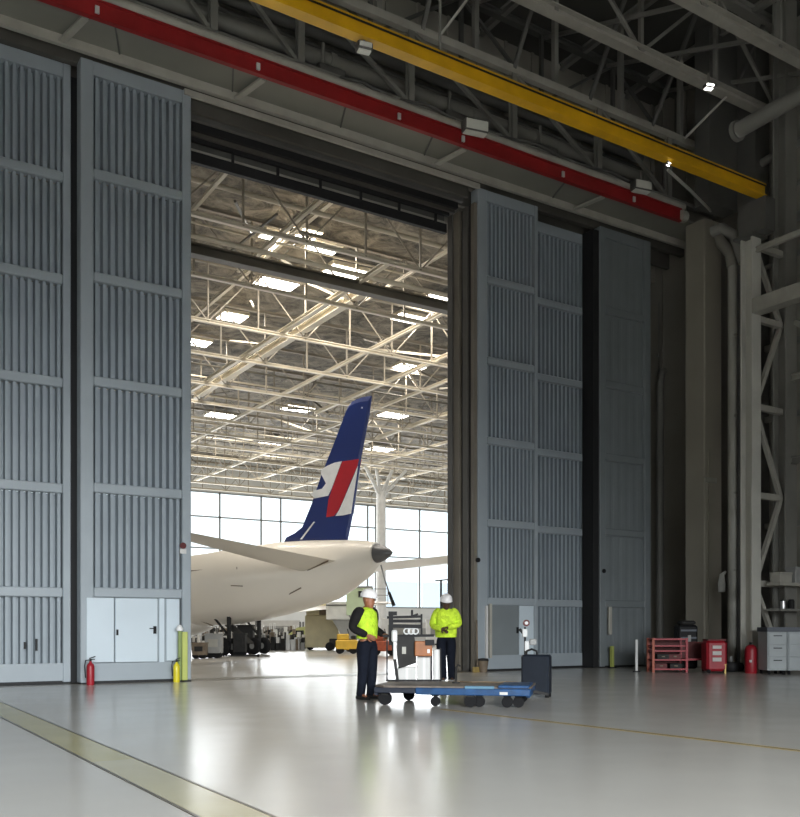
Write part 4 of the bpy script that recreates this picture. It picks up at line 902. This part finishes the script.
# suitcase + inspection stand
q = fl(535.3, 15.1); t = empty('suitcase', tuple(q), ROT-.32, label='tall dark navy wheeled suitcase at the right end of the trolley', cat='suitcase')
MB().rbox(-.21, .25, -.16, .16, .05, .70, .03).build('shell', M['case'], t, world=False)
MB().tube([(-.15, 0, .69), (-.14, 0, .76), (-.06, 0, .79), (.02, 0, .76), (.03, 0, .69)], .018, 8).build('handle', M['black'], t, world=False)
MB().box(-.212, -.205, -.1, .1, .12, .62).build('side_seam', M['black'], t, world=False)
for x in (-.17, .21): MB().cyl((x-.03, -.1, .045), (x+.03, -.1, .045), .045).build('wheel', M['tyre'], t, world=False)
for x in (-.17, .21): MB().cyl((x-.03, .1, .045), (x+.03, .1, .045), .045).build('wheel', M['tyre'], t, world=False)
q = fl(525, 16.2); t = empty('gauge_stand', tuple(q), ROT, label='slim gauge stand with a red dial head behind the suitcase', cat='stand')
def gz(py): return (HY-py)/F*16.2+ZC
MB().cyl((0, 0, .02), (0, 0, gz(627)), .018).build('pole', M['gse_dark'], t, world=False); MB().cyl((0, 0, 0), (0, 0, .03), .18).build('base', M['gse_dark'], t, world=False)
MB().cyl((.02, -.04, gz(623)), (.02, 0, gz(623)), .06).build('dial', M['red_dark'], t, world=False); MB().cyl((.02, -.05, gz(623)), (.02, -.04, gz(623)), .03).build('dial_face', M['grey_white'], t, world=False)
MB().rbox(-.05, .04, -.04, .03, gz(637), gz(629), .01).build('meter', M['grey_white'], t, world=False)
MB().rbox(-.01, .07, -.04, .03, gz(651), gz(641), .01).build('meter', M['grey_white'], t, world=False)
MB().rbox(.08, .2, -.04, .02, gz(645), gz(639), .01).build('camera_box', M['grey_mid'], t, world=False); MB().bar((0, 0, gz(642)), (.12, 0, gz(642)), .02).build('arm', M['gse_dark'], t, world=False)
MB().bar((-.02, 0, gz(634)), (-.1, -.02, gz(629)), .04).build('trigger', M['black'], t, world=False)

# ------------------------------------------------------------------ people
def skin_mb(nodes, edges, sub=2):
    names_ = list(nodes); me = bpy.data.meshes.new('tmp'); me.from_pydata([nodes[k][0] for k in names_], [(names_.index(a), names_.index(b_)) for a, b_ in edges], [])
    o = bpy.data.objects.new('tmp', me); COL.objects.link(o)
    md = o.modifiers.new('s', 'SKIN'); md.use_smooth_shade = True
    if not me.skin_vertices: return None
    for i, k in enumerate(names_):
        r = nodes[k][1]; me.skin_vertices[0].data[i].radius = (r, r) if not isinstance(r, tuple) else r
        me.skin_vertices[0].data[i].use_root = (i == 0)
    sb = o.modifiers.new('u', 'SUBSURF'); sb.levels = sub; sb.render_levels = sub
    bpy.context.view_layer.update()
    dg = bpy.context.evaluated_depsgraph_get(); ev = o.evaluated_get(dg); e = bpy.data.meshes.new_from_object(ev)
    b = MB(); b.add([v.co.copy() for v in e.vertices], [tuple(p.vertices) for p in e.polygons], True)
    bpy.data.objects.remove(o); bpy.data.meshes.remove(me); bpy.data.meshes.remove(e)
    return b
def merge(a, b_, off=(0, 0, 0), rot=None):
    for i in range(len(b_.v)):
        if rot: b_.v[i] = rot @ b_.v[i]
        b_.v[i] = b_.v[i]+Vector(off)
    n = len(a.v); a.v += b_.v; a.f += [tuple(i+n for i in f) for f in b_.f]; a.smooth += b_.smooth; return a
def hand_mb(wrist, d, palm_n, s=1.0, curl=.5, thumb=1):
    wrist = Vector(wrist); d = Vector(d).normalized(); pn = Vector(palm_n); pn = (pn-d*pn.dot(d)).normalized(); side = d.cross(pn).normalized()*thumb
    b = MB()
    c = wrist+d*.045*s
    rg = []
    for k, w_ in ((0, .026), (.03, .038), (.06, .042), (.088, .040)):
        cc = wrist+d*k*s; rg.append([cc+side*(math.cos(2*PI*i/10)*w_*s)+pn*(math.sin(2*PI*i/10)*.015*s) for i in range(10)])
    b.loft(rg)
    for i, (off, L) in enumerate(((.030, .068), (.010, .076), (-.010, .070), (-.029, .055))):
        p0 = wrist+d*.08*s+side*off*s; a1 = curl*.5; a2 = curl*1.3; a3 = curl*2.0
        p1 = p0+(d*math.cos(a1)+pn*math.sin(a1))*L*.45*s; p2 = p1+(d*math.cos(a2)+pn*math.sin(a2))*L*.33*s; p3 = p2+(d*math.cos(a3)+pn*math.sin(a3))*L*.22*s
        b.tube([p0, p1, p2, p3], [.0095*s, .009*s, .0085*s, .006*s], 8)
    p0 = wrist+d*.02*s+side*.03*s; p1 = p0+(d*.6+side*.8+pn*.2).normalized()*.035*s; p2 = p1+(d*.9+side*.3+pn*.4).normalized()*.03*s; p3 = p2+(d+pn*.5).normalized()*.022*s
    b.tube([p0, p1, p2, p3], [.013*s, .011*s, .010*s, .007*s], 8)
    return b
def head_mb(c, look, s=1.0):
    # head built facing -Y, then turned; c = centre of skull
    b = MB(); rg = []; N_ = 20
    prof = [(-.125, .028, .030, -.040), (-.115, .045, .05, -.03), (-.09, .058, .07, -.022), (-.06, .066, .080, -.015), (-.02, .072, .090, -.006), (.02, .076, .097, 0), (.06, .074, .095, .004), (.095, .058, .075, .006), (.115, .034, .045, .006), (.122, .006, .008, .006)]
    for z, rx, ry, oy in prof: rg.append([Vector((math.cos(2*PI*i/N_)*rx, math.sin(2*PI*i/N_)*ry+oy, z)) for i in range(N_)])
    b.loft(rg)
    b.loft([[Vector((x*.012, -.088+y*.01, z)) for x, y in ((-1, 1), (0, -.2), (1, 1), (0, 1.4))] for z in (.02,)]+[[Vector((x*.017, -.112+y*.018, -.03)) for x, y in ((-1, 1), (0, -.2), (1, 1), (0, 1.4))]]+[[Vector((x*.014, -.094+y*.01, -.04)) for x, y in ((-1, 1), (0, -.2), (1, 1), (0, 1.4))]])
    for sd in (-1, 1):
        b.ell((sd*.076, .01, -.005), .012, .022, .034, 10, 6)                    # ear
        b.ell((sd*.030, -.084, .012), .014, .010, .008, 10, 6)                 # eyelid mound
    b.ell((0, -.088, -.066), .026, .012, .007, 12, 6); b.ell((0, -.086, -.078), .022, .012, .007, 12, 6)   # lips
    b.ell((0, -.074, -.104), .024, .02, .016, 12, 6)
    rot = Matrix.Rotation(look[0], 3, 'Z') @ Matrix.Rotation(look[1], 3, 'X')
    b.v = [rot @ (v*s)+Vector(c) for v in b.v]
    return b, rot
def helmet(parent, c, rot, s, m):
    b = MB(); N_ = 22
    rg = []
    for z, r in ((-.01, .118), (.0, .122), (.03, .121), (.065, .110), (.095, .088), (.115, .058), (.125, .025), (.127, .002)): rg.append([Vector((math.cos(2*PI*i/N_)*r*.93, math.sin(2*PI*i/N_)*r*1.08, z)) for i in range(N_)])
    b.loft(rg)
    b.v = [rot @ (v*s)+Vector(c) for v in b.v]
    h = b.build('hard_hat', m, parent, world=False)
    b = MB(); b.loft([[Vector((math.cos(2*PI*i/N_)*.118*k, math.sin(2*PI*i/N_)*(.135 if math.sin(2*PI*i/N_) > 0 else .175)*k, z)) for i in range(N_)] for k, z in ((.9, .002), (1.0, -.006), (1.0, -.012), (.9, -.008))])
    b.v = [rot @ (v*s)+Vector(c) for v in b.v]
    b.build('brim', m, h, world=False)
    b = MB(); b.bar((0, .13*1.0, .05), (0, -.12, .06), .02, .01); 
    return h
def eyes(parent, c, rot, s):
    for sd in (-1, 1):
        b = MB().ell((sd*.030, -.090, .012), .010, .006, .006, 8, 6); b.v = [rot @ (v*s)+Vector(c) for v in b.v]; b.build('eye', M['black'], parent, world=False)

def person(loc, rz, sc, J, label, skin, top, top_m, sleeve_m, trouser_m, shoe_m, look, female=False, hairlen=0, hands=True, curl=.6, glove=None):
    t = empty('person', tuple(loc), rz, label=label, cat='person')
    def j(k): return tuple(v*sc for v in J[k])
    def nd(d): return {k: (j(k), (v if not isinstance(v, tuple) else v)) for k, v in d.items()}
    def sr(d): return {k: (j(k), tuple(x*sc for x in v) if isinstance(v, tuple) else v*sc) for k, v in d.items()}
    body = sr(dict(pelvis=(.14, .10), spine=(.12, .09), chest=(.11, .09), neck0=.066, neck1=.058, shL=.045, elL=.04, wrL=.027, shR=.045, elR=.04, wrR=.027, hipL=.08, knL=.052, anL=.036, hipR=.08, knR=.052, anR=.036, toL=.03, toR=.03))
    E_ = [('pelvis', 'spine'), ('spine', 'chest'), ('chest', 'neck0'), ('neck0', 'neck1'), ('chest', 'shL'), ('shL', 'elL'), ('elL', 'wrL'), ('chest', 'shR'), ('shR', 'elR'), ('elR', 'wrR'), ('pelvis', 'hipL'), ('hipL', 'knL'), ('knL', 'anL'), ('pelvis', 'hipR'), ('hipR', 'knR'), ('knR', 'anR'), ('anL', 'toL'), ('anR', 'toR')]
    b = skin_mb(body, E_)
    hd, rot = head_mb(j('head'), look, 1.04*sc); merge(b, hd)
    for k, th_ in (('L', 1), ('R', -1)):
        w_, e_ = Vector(j('wr'+k)), Vector(j('el'+k)); merge(b, hand_mb(w_, w_-e_, J['palm'+k], 1.05*sc, curl, th_))
    body_o = b.build('body', skin, t, world=False)
    eyes(t, j('head'), rot, 1.04*sc)
    # trousers
    for k in 'LR': J['cu'+k] = (J['an'+k][0], J['an'+k][1]+.01, .05)
    tr_ = sr(dict(pelvis=(.21, .155), waist=(.20, .15), hipL=.135, midL=.118, knL=.094, anL=.072, hipR=.135, midR=.118, knR=.094, anR=.072, cuL=.078, cuR=.078))
    skin_mb(tr_, [('pelvis', 'waist'), ('pelvis', 'hipL'), ('hipL', 'midL'), ('midL', 'knL'), ('knL', 'anL'), ('anL', 'cuL'), ('pelvis', 'hipR'), ('hipR', 'midR'), ('midR', 'knR'), ('knR', 'anR'), ('anR', 'cuR')]).build('trousers', trouser_m, t, world=False)
    # sleeves
    for k in 'LR':
        J['in'+k] = tuple(.45*a_+.55*b2_ for a_, b2_ in zip(J['sh'+k], (J['chest'][0], J['sh'+k][1], J['sh'+k][2]+.0)))
        skin_mb(sr({'in'+k: .10, 'sh'+k: .108, 'el'+k: .078, 'wr'+k: .056}), [('in'+k, 'sh'+k), ('sh'+k, 'el'+k), ('el'+k, 'wr'+k)]).build('sleeve', sleeve_m, t, world=False)
    C_ = [Vector(j(k)) for k in ('hem', 'spine', 'chest', 'yoke', 'neck0')]
    prof = [(0, 0, .195, .150), (0, .5, .205, .155), (1, 0, .205, .155), (1, .5, .215, .155), (2, 0, .222, .150), (2, .5, .212, .140), (2, .8, .19, .125), (3, 0, .155, .11), (3, .6, .10, .09), (3, 1, .07, .072)]
    if top != 'vest': prof = [(a_, u_, rx*1.06, ry*1.08) for a_, u_, rx, ry in prof]
    rg = []
    for a_, u_, rx, ry in prof:
        c_ = C_[a_].lerp(C_[a_+1], u_) if a_ < 4 else C_[4]
        rg.append([c_+Vector((math.cos(2*PI*i/20)*rx*sc*(1+.03*math.sin(i*2.1+a_*3)), math.sin(2*PI*i/20)*ry*sc*(1+.03*math.cos(i*1.7+a_*2)), 0)) for i in range(20)])
    ve = MB().loft(rg).build('vest' if top == 'vest' else 'jacket', top_m, t, world=False)
    # shoes
    for k in 'LR':
        a_, t_ = Vector(j('an'+k)), Vector(j('to'+k)); d_ = (t_-a_); d_.z = 0; d_.normalize(); sd = Vector((-d_.y, d_.x, 0)); rg = []
        for u, w_, h_ in ((-.09, .02, .05), (-.08, .036, .075), (-.02, .038, .09), (.05, .043, .07), (.12, .046, .05), (.17, .038, .04), (.195, .015, .025)):
            c_ = a_+d_*u*sc; rg.append([Vector((c_.x, c_.y, 0))+sd*(math.cos(2*PI*i/12)*w_*sc)+Vector((0, 0, max(0, (h_/2+math.sin(2*PI*i/12)*h_/2)*sc))) for i in range(12)])
        MB().loft(rg).build('shoe', shoe_m, t, world=False)
    hc = Vector(j('head'))+rot @ Vector((0, .005, .055))*sc
    helmet(t, hc, rot, 1.05*sc, M['hat'])
    if hairlen:
        hb = MB().ell((0, .035, -.03), .085, .075, .10+hairlen, 14, 10); hb.v = [rot @ (v_*sc)+Vector(j('head')) for v_ in hb.v]; hb.build('hair', M['hair'], t, world=False)
    return t, ve
JM = dict(pelvis=(0, 0, .95), waist=(0, 0, 1.03), spine=(0, .0, 1.13), chest=(0, .01, 1.33), yoke=(0, 0, 1.42), hem=(0, 0, .97), neck0=(0, 0, 1.47), neck1=(0, -.015, 1.50), head=(0, -.03, 1.585),
          shoL=(.15, .01, 1.40), shoR=(-.15, .01, 1.40), shL=(.19, .01, 1.40), elL=(.27, .05, 1.13), wrL=(.20, -.19, 1.03), shR=(-.19, .03, 1.40), elR=(-.26, .12, 1.14), wrR=(-.18, -.13, 1.02),
          hipL=(.09, 0, .90), midL=(.10, -.01, .70), knL=(.11, -.02, .48), anL=(.13, .01, .09), toL=(.16, -.12, .04), hipR=(-.09, 0, .90), midR=(-.10, 0, .70), knR=(-.11, 0, .48), anR=(-.12, .04, .09), toR=(-.14, -.09, .04),
          palmL=(-1, 0, 0), palmR=(1, 0, 0))
person(fl(367, 14.62), ROT+math.radians(58), 1.0, JM, 'man in a yellow vest and white hard hat standing left of the trolley', M['skin'], 'vest', M['hivis'], M['sleeve'], M['navy'], M['shoe'], (math.radians(10), math.radians(8)), curl=.7)
JW = dict(pelvis=(0, .03, .96), waist=(0, .02, 1.02), spine=(0, .0, 1.13), chest=(0, -.03, 1.35), yoke=(0, -.05, 1.43), hem=(0, .01, .90), neck0=(0, -.07, 1.48), neck1=(0.0, -.09, 1.51), head=(.01, -.12, 1.585),
          shoL=(.15, -.03, 1.42), shoR=(-.15, -.03, 1.42), shL=(.18, -.03, 1.41), elL=(.27, -.02, 1.15), wrL=(.04, -.24, 1.10), shR=(-.18, -.03, 1.41), elR=(-.28, -.03, 1.13), wrR=(-.05, -.26, 1.05),
          hipL=(.09, .03, .92), midL=(.10, .0, .70), knL=(.10, -.04, .50), anL=(.11, .04, .09), toL=(.13, -.09, .04), hipR=(-.09, .03, .92), midR=(-.09, -.01, .70), knR=(-.08, -.05, .50), anR=(-.05, .0, .09), toR=(-.06, -.13, .04),
          palmL=(0, .3, -1), palmR=(0, .3, -1))
person(fl(446, 19.2), ROT+math.radians(-6), 1.05, JW, 'woman in a yellow jacket and white hard hat leaning behind the trolley', M['skin_shaded'], 'jacket', M['hivis2'], M['hivis2'], M['navy'], M['shoe_grey'], (math.radians(12), math.radians(16)), female=True, hairlen=.03, curl=.5)

# ------------------------------------------------------------------ light
w = bpy.data.worlds.new('world'); S.world = w; w.use_nodes = True
bg = w.node_tree.nodes['Background']; bg.inputs['Color'].default_value = (.93, .97, 1.0, 1); bg.inputs['Strength'].default_value = 2.0
st(box('ground', 'wall_light', -60, 120, 76, 200, -.3, -.02), 'pale apron outside the far windows', 'ground')
st(box('ground', 'apron_dark', -80, 100, -100, -16, -.3, -.02), 'unseen apron outside the doorway behind the viewer, darkened to cut bounced light', 'ground')
def area(name, loc, rot, sx, sy, e, col=(1, 1, 1)):
    l = bpy.data.lights.new(name, 'AREA'); l.shape = 'RECTANGLE'; l.size = sx; l.size_y = sy; l.energy = e; l.color = col
    o = bpy.data.objects.new(name, l); COL.objects.link(o); o.location = loc; o.rotation_euler = rot; return o
area('daylight_rear_opening', (-3, -13.2, 5.0), (math.radians(50.5), 0, math.radians(-10)), 20, 7, 8000, (.92, .97, 1.0)).data.spread = math.radians(90)
# daylight at the far window wall, aimed into the far hall
area('daylight_far_windows', (30, YF-.6, 7.8), (-PI/2, 0, 0), 60, 8.5, 10000, (.95, .98, 1))
for x, y, sx, sy in LP: area('high_bay_light', (x, y, 14.80), (0, 0, 0), sx, sy, 230, (1, .93, .82))
